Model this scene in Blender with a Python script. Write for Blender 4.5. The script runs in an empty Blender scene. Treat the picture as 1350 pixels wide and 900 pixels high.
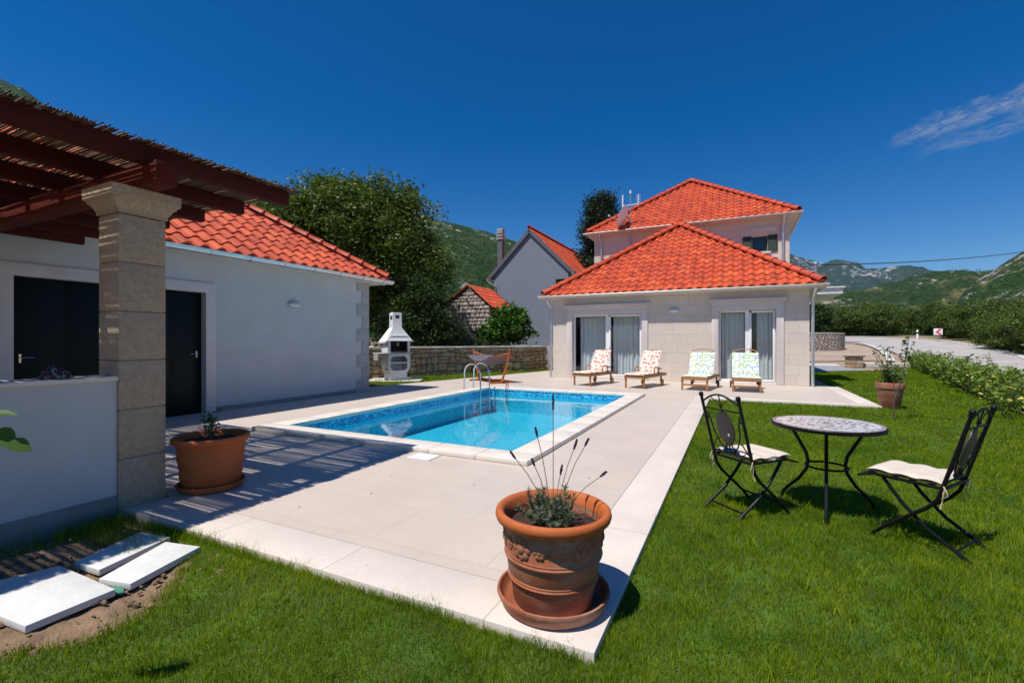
import bpy, bmesh, math, random
import numpy as np
from mathutils import Vector, Matrix, noise
from mathutils.geometry import tessellate_polygon

random.seed(7)
RNG = np.random.default_rng(11)
C = bpy.context.scene.collection
R = math.radians
PI = math.pi
CAM_H = 1.35
YAW = R(26.0)
CA, SA = math.cos(YAW), math.sin(YAW)
SUN = Vector((-0.20, -0.44, 1.0)).normalized()

def slope_h(x, y):
    return min(0.043 * max(0.0, 0.26 * x + 0.966 * y - 33.0), 3.2)

# ------------------------------------------------------------------ helpers
def tag(o, label=None, cat=None, group=None, kind=None):
    if label: o['label'] = label
    if cat: o['category'] = cat
    if group: o['group'] = group
    if kind: o['kind'] = kind
    return o

def empty(name, label, cat, loc=(0, 0, 0), rz=0.0, group=None):
    o = bpy.data.objects.new(name, None)
    C.objects.link(o)
    o.location = loc
    o.rotation_euler = (0, 0, rz)
    o.empty_display_size = 0.1
    return tag(o, label, cat, group)

def copy_tree(o, parent=None):
    c = o.copy()
    C.objects.link(c)
    if parent: c.parent = parent
    for ch in list(o.children):
        copy_tree(ch, c)
    return c

class MB:
    """collects shapes, builds one mesh object"""
    def __init__(s):
        s.v = []; s.f = []; s.M = Matrix.Identity(4)
    def add(s, vs, fs):
        n = len(s.v)
        s.v += [tuple(s.M @ Vector(p)) for p in vs]
        s.f += [tuple(i + n for i in f) for f in fs]
        return s
    def box(s, x0, x1, y0, y1, z0, z1):
        return s.add([(x0,y0,z0),(x1,y0,z0),(x1,y1,z0),(x0,y1,z0),(x0,y0,z1),(x1,y0,z1),(x1,y1,z1),(x0,y1,z1)],
                     [(0,3,2,1),(4,5,6,7),(0,1,5,4),(1,2,6,5),(2,3,7,6),(3,0,4,7)])
    def bar(s, a, b, w, h, up=(0,0,1)):
        a = Vector(a); b = Vector(b); d = (b - a).normalized(); up = Vector(up)
        sd = d.cross(up)
        if sd.length < 1e-4: sd = d.cross(Vector((0,1,0)))
        sd.normalize(); u = sd.cross(d).normalized()
        sd *= w / 2; u *= h / 2
        vs = [a-sd-u, a+sd-u, a+sd+u, a-sd+u, b-sd-u, b+sd-u, b+sd+u, b-sd+u]
        return s.add(vs, [(0,1,2,3),(7,6,5,4),(0,4,5,1),(1,5,6,2),(2,6,7,3),(3,7,4,0)])
    def tube(s, pts, r, n=8, caps=True, flat=1.0):
        pts = [Vector(p) for p in pts]
        rs = r if isinstance(r, (list, tuple)) else [r] * len(pts)
        vs = []; fs = []
        prev = None
        for i, p in enumerate(pts):
            if i == 0: d = pts[1] - p
            elif i == len(pts) - 1: d = p - pts[-2]
            else: d = (pts[i+1] - p).normalized() + (p - pts[i-1]).normalized()
            if d.length < 1e-9: d = Vector((0,0,1))
            d.normalize()
            if prev is None:
                ref = Vector((0,0,1)) if abs(d.z) < 0.9 else Vector((1,0,0))
                a = d.cross(ref).normalized()
            else:
                a = prev - d * prev.dot(d)
                if a.length < 1e-6: a = d.orthogonal()
                a.normalize()
            prev = a
            b = d.cross(a)
            for k in range(n):
                t = 2 * PI * k / n
                vs.append(p + a * (math.cos(t) * rs[i]) + b * (math.sin(t) * rs[i] * flat))
        for i in range(len(pts) - 1):
            for k in range(n):
                k2 = (k + 1) % n
                fs.append((i*n+k, i*n+k2, (i+1)*n+k2, (i+1)*n+k))
        if caps:
            fs.append(tuple(reversed(range(n))))
            fs.append(tuple((len(pts)-1)*n + k for k in range(n)))
        return s.add(vs, fs)
    def lathe(s, prof, n=32, cx=0, cy=0, sx=1, sy=1):
        vs = []; fs = []
        for (r, z) in prof:
            for k in range(n):
                t = 2 * PI * k / n
                vs.append((cx + r*sx*math.cos(t), cy + r*sy*math.sin(t), z))
        for i in range(len(prof) - 1):
            for k in range(n):
                k2 = (k + 1) % n
                fs.append((i*n+k, i*n+k2, (i+1)*n+k2, (i+1)*n+k))
        fs.append(tuple(reversed(range(n))))
        fs.append(tuple((len(prof)-1)*n + k for k in range(n)))
        return s.add(vs, fs)
    def ball(s, c, r, n=10, m=6, sc=(1,1,1)):
        vs = []; fs = []
        for i in range(m + 1):
            ph = PI * i / m
            for k in range(n):
                t = 2 * PI * k / n
                vs.append((c[0]+r*sc[0]*math.sin(ph)*math.cos(t), c[1]+r*sc[1]*math.sin(ph)*math.sin(t), c[2]+r*sc[2]*math.cos(ph)))
        for i in range(m):
            for k in range(n):
                k2 = (k + 1) % n
                fs.append((i*n+k, (i+1)*n+k, (i+1)*n+k2, i*n+k2))
        return s.add(vs, fs)
    def plate(s, outer, holes, th, frame):
        """polygon with holes in (a,b) plane, extruded by th; frame(a,b,c)->xyz"""
        loops = [outer] + holes
        flat = [p for l in loops for p in l]
        tris = tessellate_polygon([[Vector((p[0], p[1], 0)) for p in l] for l in loops])
        n = len(flat)
        vs = [frame(a, b, 0) for a, b in flat] + [frame(a, b, th) for a, b in flat]
        fs = [tuple(t) for t in tris] + [tuple(i + n for i in reversed(t)) for t in tris]
        k = 0
        for l in loops:
            m = len(l)
            for i in range(m):
                j = (i + 1) % m
                fs.append((k+i, k+j, k+j+n, k+i+n))
            k += m
        return s.add(vs, fs)
    def build(s, name, mat, parent=None, bevel=0, smooth=35, recalc=True, seg=2):
        me = bpy.data.meshes.new(name)
        bm = bmesh.new()
        bv = [bm.verts.new(p) for p in s.v]
        for f in s.f:
            try: bm.faces.new([bv[i] for i in f])
            except ValueError: pass
        if recalc: bmesh.ops.recalc_face_normals(bm, faces=bm.faces)
        if bevel:
            es = [e for e in bm.edges if len(e.link_faces) == 2 and e.calc_face_angle(0) > 0.6]
            bmesh.ops.bevel(bm, geom=es, offset=bevel, segments=seg, affect='EDGES', profile=0.5, clamp_overlap=True)
        bm.to_mesh(me); bm.free()
        if smooth:
            me.polygons.foreach_set('use_smooth', [True] * len(me.polygons))
            me.set_sharp_from_angle(angle=R(smooth))
        me.materials.append(mat)
        o = bpy.data.objects.new(name, me)
        C.objects.link(o)
        if parent: o.parent = parent
        return o

def np_mesh(name, V, F, mat, parent=None, smooth=False):
    """V (n,3) F (m,k) numpy arrays"""
    me = bpy.data.meshes.new(name)
    V = np.ascontiguousarray(V, dtype=np.float32); F = np.ascontiguousarray(F, dtype=np.int32)
    m, k = F.shape
    me.vertices.add(len(V)); me.vertices.foreach_set('co', V.ravel())
    me.loops.add(m * k); me.loops.foreach_set('vertex_index', F.ravel())
    me.polygons.add(m); me.polygons.foreach_set('loop_start', np.arange(0, m*k, k, dtype=np.int32))
    if smooth: me.polygons.foreach_set('use_smooth', np.ones(m, dtype=bool))
    me.update(calc_edges=True)
    me.materials.append(mat)
    o = bpy.data.objects.new(name, me)
    C.objects.link(o)
    if parent: o.parent = parent
    return o

# ------------------------------------------------------------------ materials
def new_mat(name):
    m = bpy.data.materials.new(name); m.use_nodes = True
    nt = m.node_tree; nt.nodes.clear()
    out = nt.nodes.new('ShaderNodeOutputMaterial')
    return m, nt, out

def N(nt, t, **kw):
    n = nt.nodes.new(t)
    for k, v in kw.items():
        if hasattr(n, k): setattr(n, k, v)
        else: n.inputs[k].default_value = v
    return n

def L(nt, a, b): nt.links.new(a, b)

def ramp(nt, fac, stops, interp='LINEAR'):
    r = nt.nodes.new('ShaderNodeValToRGB')
    r.color_ramp.interpolation = interp
    while len(r.color_ramp.elements) < len(stops): r.color_ramp.elements.new(0.5)
    for e, (p, c) in zip(r.color_ramp.elements, stops):
        e.position = p; e.color = (*c, 1) if len(c) == 3 else c
    L(nt, fac, r.inputs['Fac'])
    return r

def mixc(nt, fac, a, b, mode='MIX'):
    m = nt.nodes.new('ShaderNodeMix'); m.data_type = 'RGBA'; m.blend_type = mode
    for sock, val in ((m.inputs[0], fac), (m.inputs[6], a), (m.inputs[7], b)):
        if isinstance(val, (int, float)): sock.default_value = val
        elif isinstance(val, tuple): sock.default_value = (*val, 1)
        else: L(nt, val, sock)
    return m.outputs[2]

def mth(nt, op, a, b=0.0, c=None):
    m = nt.nodes.new('ShaderNodeMath'); m.operation = op
    for i, v in enumerate((a, b) if c is None else (a, b, c)):
        if isinstance(v, (int, float)): m.inputs[i].default_value = v
        else: L(nt, v, m.inputs[i])
    return m.outputs[0]

def noise_n(nt, scale, detail=4, rough=.55, vec=None, dist=0):
    n = N(nt, 'ShaderNodeTexNoise'); n.inputs['Scale'].default_value = scale
    n.inputs['Detail'].default_value = detail; n.inputs['Roughness'].default_value = rough
    n.inputs['Distortion'].default_value = dist
    if vec is not None: L(nt, vec, n.inputs['Vector'])
    return n

def objco(nt):
    return nt.nodes.new('ShaderNodeTexCoord').outputs['Object']

def scaled(nt, vec, sc):
    m = N(nt, 'ShaderNodeMapping'); m.inputs['Scale'].default_value = sc
    L(nt, vec, m.inputs['Vector']); return m.outputs[0]

def mul(c, k): return tuple(min(1, x * k) for x in c)

def simple(name, col, rough=.6, var=.15, scale=8, bump=.0, bscale=60, metallic=0, stretch=None, col2=None, spec=.5, dirt=0):
    m, nt, out = new_mat(name)
    b = N(nt, 'ShaderNodeBsdfPrincipled'); b.inputs['Roughness'].default_value = rough
    b.inputs['Metallic'].default_value = metallic; b.inputs['Specular IOR Level'].default_value = spec
    vec = objco(nt)
    if stretch: vec = scaled(nt, vec, stretch)
    n1 = noise_n(nt, scale, 6, .6, vec)
    c2 = col2 if col2 else mul(col, 1 + var)
    r = ramp(nt, n1.outputs['Fac'], [(.3, mul(col, 1 - var)), (.7, c2)])
    colout = r.outputs[0]
    if dirt:
        n3 = noise_n(nt, scale * .23, 5, .65, vec)
        f = ramp(nt, n3.outputs['Fac'], [(.52, (0,0,0)), (.75, (1,1,1))])
        colout = mixc(nt, mth(nt, 'MULTIPLY', f.outputs[0], dirt), colout, mul(col, .45))
    L(nt, colout, b.inputs['Base Color'])
    rr = ramp(nt, n1.outputs['Fac'], [(.2, (rough*.85,)*3), (.8, (min(1, rough*1.15),)*3)])
    L(nt, rr.outputs[0], b.inputs['Roughness'])
    if bump:
        n2 = noise_n(nt, bscale, 5, .6, vec)
        bp = N(nt, 'ShaderNodeBump'); bp.inputs['Strength'].default_value = bump; bp.inputs['Distance'].default_value = .02
        L(nt, n2.outputs['Fac'], bp.inputs['Height']); L(nt, bp.outputs[0], b.inputs['Normal'])
    L(nt, b.outputs[0], out.inputs[0])
    return m

def leafmat(name, cols, trans=.35, rough=.5, tcol=None):
    """hue varies leaf by leaf"""
    m, nt, out = new_mat(name)
    g = nt.nodes.new('ShaderNodeNewGeometry')
    n = len(cols)
    r = ramp(nt, g.outputs['Random Per Island'], [(i / (n - 1), c) for i, c in enumerate(cols)])
    b = N(nt, 'ShaderNodeBsdfPrincipled'); b.inputs['Roughness'].default_value = rough
    b.inputs['Specular IOR Level'].default_value = .35
    t = nt.nodes.new('ShaderNodeBsdfTranslucent')
    L(nt, r.outputs[0], b.inputs['Base Color'])
    L(nt, mixc(nt, .5, r.outputs[0], tcol or (.16, .26, .02)), t.inputs['Color'])
    mx = nt.nodes.new('ShaderNodeMixShader'); mx.inputs[0].default_value = trans
    L(nt, b.outputs[0], mx.inputs[1]); L(nt, t.outputs[0], mx.inputs[2]); L(nt, mx.outputs[0], out.inputs[0])
    return m

def wall_vec(nt):
    """(x+y, z) so that courses run round axis aligned walls"""
    s = nt.nodes.new('ShaderNodeSeparateXYZ'); L(nt, objco(nt), s.inputs[0])
    c = nt.nodes.new('ShaderNodeCombineXYZ')
    L(nt, mth(nt, 'ADD', s.outputs[0], s.outputs[1]), c.inputs[0]); L(nt, s.outputs[2], c.inputs[1])
    return c.outputs[0]

def brickmat(name, c1, c2, mortar, bw, bh, msize=.006, rough=.8, offset=.5, vec='wall', bump=.3, tone=.1, fine=40, squash=1.0, sqf=2):
    m, nt, out = new_mat(name)
    b = N(nt, 'ShaderNodeBsdfPrincipled'); b.inputs['Roughness'].default_value = rough
    v = wall_vec(nt) if vec == 'wall' else objco(nt)
    t = nt.nodes.new('ShaderNodeTexBrick'); t.offset = offset; t.squash = squash; t.squash_frequency = sqf
    t.inputs['Scale'].default_value = 1; t.inputs['Brick Width'].default_value = bw; t.inputs['Row Height'].default_value = bh
    t.inputs['Mortar Size'].default_value = msize; t.inputs['Mortar Smooth'].default_value = .2
    t.inputs['Color1'].default_value = (*c1, 1); t.inputs['Color2'].default_value = (*c2, 1); t.inputs['Mortar'].default_value = (*mortar, 1)
    L(nt, v, t.inputs['Vector'])
    n1 = noise_n(nt, 1.3, 6, .6, objco(nt)); n2 = noise_n(nt, fine, 5, .7, objco(nt))
    r1 = ramp(nt, n1.outputs['Fac'], [(.3, (1-tone,)*3), (.7, (1+tone*.3,)*3)])
    r2 = ramp(nt, n2.outputs['Fac'], [(.3, (.93,.92,.91)), (.6, (1,1,1))])
    c = mixc(nt, 1.0, t.outputs['Color'], r1.outputs[0], 'MULTIPLY')
    c = mixc(nt, 1.0, c, r2.outputs[0], 'MULTIPLY')
    L(nt, c, b.inputs['Base Color'])
    h = mth(nt, 'MULTIPLY_ADD', n2.outputs['Fac'], .35, mth(nt, 'MULTIPLY', t.outputs['Fac'], -1.0))
    bp = N(nt, 'ShaderNodeBump'); bp.inputs['Strength'].default_value = bump; bp.inputs['Distance'].default_value = .01
    L(nt, h, bp.inputs['Height']); L(nt, bp.outputs[0], b.inputs['Normal'])
    L(nt, b.outputs[0], out.inputs[0])
    return m

def island_mat(name, cols, rough=.85, nscale=12, bump=.4, bscale=40):
    """stones / tiles: colour by island, speckled"""
    m, nt, out = new_mat(name)
    g = nt.nodes.new('ShaderNodeNewGeometry')
    n = len(cols)
    r = ramp(nt, g.outputs['Random Per Island'], [(i / (n - 1), c) for i, c in enumerate(cols)])
    b = N(nt, 'ShaderNodeBsdfPrincipled'); b.inputs['Roughness'].default_value = rough
    n1 = noise_n(nt, nscale, 6, .65, objco(nt))
    r1 = ramp(nt, n1.outputs['Fac'], [(.25, (.62,.6,.58)), (.65, (1.0,1.0,1.0))])
    L(nt, mixc(nt, 1.0, r.outputs[0], r1.outputs[0], 'MULTIPLY'), b.inputs['Base Color'])
    n2 = noise_n(nt, bscale, 5, .6, objco(nt))
    bp = N(nt, 'ShaderNodeBump'); bp.inputs['Strength'].default_value = bump; bp.inputs['Distance'].default_value = .02
    L(nt, n2.outputs['Fac'], bp.inputs['Height']); L(nt, bp.outputs[0], b.inputs['Normal'])
    L(nt, b.outputs[0], out.inputs[0])
    return m

M = {}
M['deck'] = brickmat('deck_paving', (.565,.48,.41), (.58,.495,.423), (.46,.39,.335), .9, .6, .003, .55, .5, 'flat', .12, .1, 30)
M['border'] = brickmat('border_paving', (.67,.59,.515), (.695,.61,.535), (.47,.41,.36), 1.1, 3.3, .005, .55, 0, 'flat', .15, .14, 26)
M['coping'] = simple('pale_coping_stone', (.70,.63,.55), .5, .06, 6, .15, 50, dirt=.12)
M['slab'] = simple('white_slab_stone', (.66,.65,.62), .6, .06, 9, .2, 60)
M['block'] = brickmat('limestone_blocks', (.63,.55,.47), (.68,.595,.51), (.44,.385,.33), .72, .32, .004, .85, .37, 'wall', .4, .08, 26, .72, 3)
M['surround'] = simple('smooth_limestone', (.66,.59,.55), .65, .05, 5, .08, 60)
M['quoin'] = simple('grey_limestone', (.45,.34,.23), .85, .18, 30, 1.0, 38)
M['quoin2'] = simple('quoin_stone', (.42,.39,.37), .8, .12, 6, .5, 60)
M['plaster'] = simple('white_plaster', (.58,.575,.565), .9, .05, 2.0, .6, 120, dirt=.10)
M['plinth'] = simple('plinth_stone', (.25,.235,.22), .8, .15, 5, .2, 50)
M['greyplaster'] = simple('grey_plaster', (.18,.21,.26), .9, .05, 2, .15, 80)
M['rubble'] = None
M['white'] = simple('white_paint', (.8,.8,.78), .5, .03, 5, .05, 60)
M['pvc'] = simple('white_frame', (.8,.8,.8), .3, .02, 5)
M['zinc'] = simple('zinc_gutter', (.60,.62,.64), .34, .12, 7, metallic=.8)
M['gutterpale'] = simple('pale_gutter', (.62,.60,.57), .42, .12, 5, metallic=.25)
M['steel'] = simple('polished_steel', (.72,.73,.74), .12, .05, 10, metallic=1)
M['black_iron'] = simple('black_iron', (.005,.005,.006), .42, .3, 60, .15, 120, spec=.22)
M['dark_green'] = simple('dark_green_paint', (.0025,.006,.005), .45, .2, 10, stretch=(1,1,.1), spec=.2)
M['shutter'] = simple('green_shutter', (.008,.05,.035), .5, .2, 10)
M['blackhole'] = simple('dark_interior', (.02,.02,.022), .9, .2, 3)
M['beam'] = simple('stained_pine', (.065,.008,.003), .75, .35, 7, .2, 40, stretch=(6,.6,6), dirt=.3, spec=.2)
M['beamx'] = simple('stained_pine_beam', (.095,.012,.004), .75, .35, 7, .2, 40, stretch=(.6,6,6), dirt=.3, spec=.2)
M['reed'] = island_mat('reed', [(.13,.06,.025),(.22,.12,.055),(.09,.045,.02),(.30,.18,.09)], .8, 30, .2, 90)
M['teak'] = simple('teak_wood', (.36,.155,.045), .5, .3, 10, .15, 50, stretch=(5,.8,5))
M['orangewood'] = simple('orange_wood', (.45,.10,.02), .45, .3, 10, .1, 50)
M['cream'] = simple('cream_cushion', (.60,.52,.44), .95, .06, 10, .4, 35)
M['grass_ground'] = simple('lawn_soil', (.055,.10,.008), .95, .5, 3, .5, 40)
M['soil'] = simple('loose_soil', (.215,.135,.075), .95, .4, 7, .9, 60, col2=(.33,.215,.125))
M['pot_soil'] = simple('pot_soil', (.045,.024,.014), .95, .6, 30, 1.0, 60)
M['asphalt'] = simple('pale_asphalt', (.40,.365,.345), .9, .12, .8, .3, 20, dirt=.35)
M['greydrive'] = simple('grey_paving', (.26,.27,.30), .8, .1, 2, .1, 20)
M['kerb'] = simple('kerb_concrete', (.55,.51,.47), .8, .1, 3, .1, 20)
M['rubber'] = simple('black_rubber', (.02,.02,.02), .7, .2, 20)
M['bark'] = simple('tree_bark', (.10,.075,.055), .95, .4, 9, .8, 20, stretch=(3,3,.6))
M['foil_green'] = simple('green_plastic', (.06,.20,.13), .4, .1, 10)
M['galv'] = simple('galvanised_post', (.4,.42,.44), .45, .1, 10, metallic=.6)
M['red'] = simple('red_marking', (.62,.10,.09), .5, .05, 10)
M['signwhite'] = simple('sign_white', (.8,.78,.8), .4, .04, 10)
M['cement'] = simple('cement_panel', (.40,.385,.36), .9, .12, 8, .3, 70)
M['bbqwhite'] = simple('white_concrete', (.72,.71,.69), .85, .05, 8, .3, 90)
M['soot'] = simple('sooty_brick', (.05,.045,.04), .95, .5, 9, .3, 60)
M['firebrick'] = simple('fire_brick', (.35,.10,.05), .9, .3, 20, .3, 60)
M['rope'] = simple('rope_tie', (.55,.42,.28), .9, .1, 40)
M['lamp_glass'] = simple('frosted_glass', (.65,.66,.66), .3, .05, 10)
M['darkcloth'] = simple('dark_cloth', (.13,.115,.14), .95, .25, 20, .3, 60)
M['oval'] = simple('dark_oval', (.035,.03,.028), .5, .2, 20)
M['lav_leaf'] = leafmat('lavender_leaf', [(.10,.13,.06),(.16,.19,.11),(.22,.25,.17)], .15, .7, (.2,.25,.1))
M['lav_stem'] = simple('lavender_stem', (.16,.18,.09), .8, .2, 20)
M['lav_bud'] = simple('lavender_bud', (.035,.025,.055), .9, .5, 90, .6, 200)
M['roof'] = island_mat('red_clay_tiles', [(.56,.068,.017),(.63,.088,.022),(.49,.055,.016),(.68,.115,.03),(.55,.07,.02),(.43,.055,.02),(.60,.085,.022)], .75, 3.5, .15, 60)
M['roof_left'] = M['roof']
M['ridge'] = island_mat('ridge_clay', [(.55,.065,.02),(.62,.085,.025),(.48,.055,.02)], .55, 9, .1, 60)
M['stone'] = island_mat('rubble_stone', [(.48,.32,.17),(.58,.43,.27),(.38,.28,.18),(.55,.34,.17),(.64,.54,.40),(.33,.25,.18)], .9, 9, .8, 30)
M['greystone'] = island_mat('grey_stone', [(.44,.38,.33),(.56,.49,.43),(.34,.29,.26),(.50,.41,.35)], .9, 6, .8, 24)
M['mortar'] = simple('stone_mortar', (.17,.13,.09), .95, .3, 12, .6, 40)
M['walltop'] = simple('wall_top', (.58,.53,.47), .8, .12, 3, .3, 30)
M['curtain'] = simple('net_curtain', (.74,.78,.79), .95, .08, 30, .1, 90)

def terracotta(name, a, b, chalk=.35):
    m, nt, out = new_mat(name)
    bs = N(nt, 'ShaderNodeBsdfPrincipled'); bs.inputs['Roughness'].default_value = .75
    o = objco(nt)
    n1 = noise_n(nt, 5, 7, .65, scaled(nt, o, (1, 1, 2.2)))
    n2 = noise_n(nt, 3.2, 6, .7, scaled(nt, o, (1, 1, 3)))
    n3 = noise_n(nt, 90, 4, .6, o)
    c = ramp(nt, n1.outputs['Fac'], [(.3, a), (.7, b)]).outputs[0]
    f = ramp(nt, n2.outputs['Fac'], [(.45, (0,0,0)), (.66, (1,1,1))]).outputs[0]
    c = mixc(nt, mth(nt, 'MULTIPLY', f, chalk), c, (.44, .29, .23))
    c = mixc(nt, 1.0, c, ramp(nt, n3.outputs['Fac'], [(.3, (.86,.84,.82)), (.6, (1,1,1))]).outputs[0], 'MULTIPLY')
    L(nt, c, bs.inputs['Base Color'])
    bp = N(nt, 'ShaderNodeBump'); bp.inputs['Strength'].default_value = .25; bp.inputs['Distance'].default_value = .005
    L(nt, n3.outputs['Fac'], bp.inputs['Height']); L(nt, bp.outputs[0], bs.inputs['Normal'])
    L(nt, bs.outputs[0], out.inputs[0])
    return m
M['terra'] = terracotta('terracotta', (.25,.068,.026), (.40,.125,.05), .7)
M['terra2'] = terracotta('orange_terracotta', (.40,.085,.014), (.52,.13,.025), .10)

def glassmat(name, ior=1.45, tint=(1,1,1), rough=0.0, wave=False):
    """thin sheet: sunlight passes, surface mirrors by fresnel"""
    m, nt, out = new_mat(name)
    t = nt.nodes.new('ShaderNodeBsdfTransparent'); t.inputs['Color'].default_value = (*tint, 1)
    g = nt.nodes.new('ShaderNodeBsdfGlossy'); g.inputs['Roughness'].default_value = rough
    geo = nt.nodes.new('ShaderNodeNewGeometry'); dt = nt.nodes.new('ShaderNodeVectorMath'); dt.operation = 'DOT_PRODUCT'
    L(nt, geo.outputs['Incoming'], dt.inputs[0]); L(nt, geo.outputs['Normal'], dt.inputs[1])
    if wave:
        n = noise_n(nt, 2.2, 3, .5, objco(nt), .6)
        bp = N(nt, 'ShaderNodeBump'); bp.inputs['Strength'].default_value = .14; bp.inputs['Distance'].default_value = .02
        L(nt, n.outputs['Fac'], bp.inputs['Height'])
        L(nt, bp.outputs[0], dt.inputs[1]); L(nt, bp.outputs[0], g.inputs['Normal'])
    f0 = ((ior-1)/(ior+1))**2 * (1.0 if wave else 1.8)
    k = mth(nt, 'POWER', mth(nt, 'SUBTRACT', 1.0, mth(nt, 'MINIMUM', mth(nt, 'ABSOLUTE', dt.outputs['Value']), 1.0)), 5.0)
    fr = mth(nt, 'MULTIPLY_ADD', k, 1-f0, f0)
    mx = nt.nodes.new('ShaderNodeMixShader')
    L(nt, fr, mx.inputs[0]); L(nt, t.outputs[0], mx.inputs[1]); L(nt, g.outputs[0], mx.inputs[2])
    L(nt, mx.outputs[0], out.inputs[0])
    return m
M['glass'] = glassmat('window_glass', 1.5, (.80,.84,.84))
M['water'] = glassmat('pool_water', 1.33, (.70,.97,1.0), 0.0, True)

def poolmat():
    m, nt, out = new_mat('blue_pool_mosaic')
    b = N(nt, 'ShaderNodeBsdfPrincipled'); b.inputs['Roughness'].default_value = .3
    o = objco(nt)
    v = nt.nodes.new('ShaderNodeTexVoronoi'); v.distance = 'CHEBYCHEV'; v.inputs['Scale'].default_value = 28; v.inputs['Randomness'].default_value = 0
    L(nt, o, v.inputs['Vector'])
    s = nt.nodes.new('ShaderNodeSeparateColor'); L(nt, v.outputs['Color'], s.inputs[0])
    base = ramp(nt, s.outputs[0], [(0, (.03,.47,.66)), (.5, (.06,.60,.78)), (1, (.13,.70,.85))])
    band = ramp(nt, s.outputs[1], [(0, (.008,.17,.34)), (.3, (.015,.27,.49)), (.55, (.03,.40,.62)), (.8, (.06,.52,.74))], 'CONSTANT')
    z = nt.nodes.new('ShaderNodeSeparateXYZ'); L(nt, o, z.inputs[0])
    k = mth(nt, 'GREATER_THAN', z.outputs[2], -.15)
    n2 = noise_n(nt, 1.5, 5, .6, o, 1.2)
    r2 = ramp(nt, n2.outputs['Fac'], [(.3, (.88,.92,.94)), (.65, (1,1,1))])
    c = mixc(nt, 1.0, mixc(nt, k, base.outputs[0], band.outputs[0]), r2.outputs[0], 'MULTIPLY')
    L(nt, c, b.inputs['Base Color']); L(nt, b.outputs[0], out.inputs[0])
    return m
M['pool'] = poolmat()

def printmat(name, ground, spots, scale):
    """printed fabric: scattered motifs"""
    m, nt, out = new_mat(name)
    b = N(nt, 'ShaderNodeBsdfPrincipled'); b.inputs['Roughness'].default_value = .95
    o = objco(nt); c = ground
    for i, (col, sc, th, wob) in enumerate(spots):
        mp = N(nt, 'ShaderNodeMapping'); mp.inputs['Location'].default_value = (i*1.37, i*.71, i*.3); L(nt, o, mp.inputs['Vector'])
        nn = noise_n(nt, sc * 2.3, 2, .5, mp.outputs[0])
        vv = N(nt, 'ShaderNodeVectorMath'); vv.operation = 'MULTIPLY_ADD'
        L(nt, nn.outputs['Color'], vv.inputs[0]); vv.inputs[1].default_value = (wob,)*3; L(nt, mp.outputs[0], vv.inputs[2])
        vo = nt.nodes.new('ShaderNodeTexVoronoi'); vo.inputs['Scale'].default_value = sc; vo.inputs['Randomness'].default_value = .75
        L(nt, vv.outputs[0], vo.inputs['Vector'])
        f = ramp(nt, vo.outputs['Distance'], [(th*.85, (1,1,1)), (th, (0,0,0))])
        c = mixc(nt, f.outputs[0], c, col)
    L(nt, c, b.inputs['Base Color'])
    L(nt, b.outputs[0], out.inputs[0])
    return m
M['floral'] = printmat('floral_fabric', (.74,.66,.58), [((.58,.20,.14), 9, .38, .05), ((.36,.36,.28), 17, .30, .08), ((.45,.12,.09), 20, .26, .06), ((.66,.36,.24), 8, .22, .05)], 1)
M['dots'] = printmat('dotted_fabric', (.74,.76,.72), [((.26,.36,.62), 14, .40, .03), ((.42,.55,.16), 13, .42, .03), ((.20,.28,.50), 19, .18, .02)], 1)
M['pattern'] = printmat('patterned_cloth', (.30,.26,.25), [((.03,.02,.02), 22, .6, .1), ((.14,.03,.03), 15, .42, .1)], 1)

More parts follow.
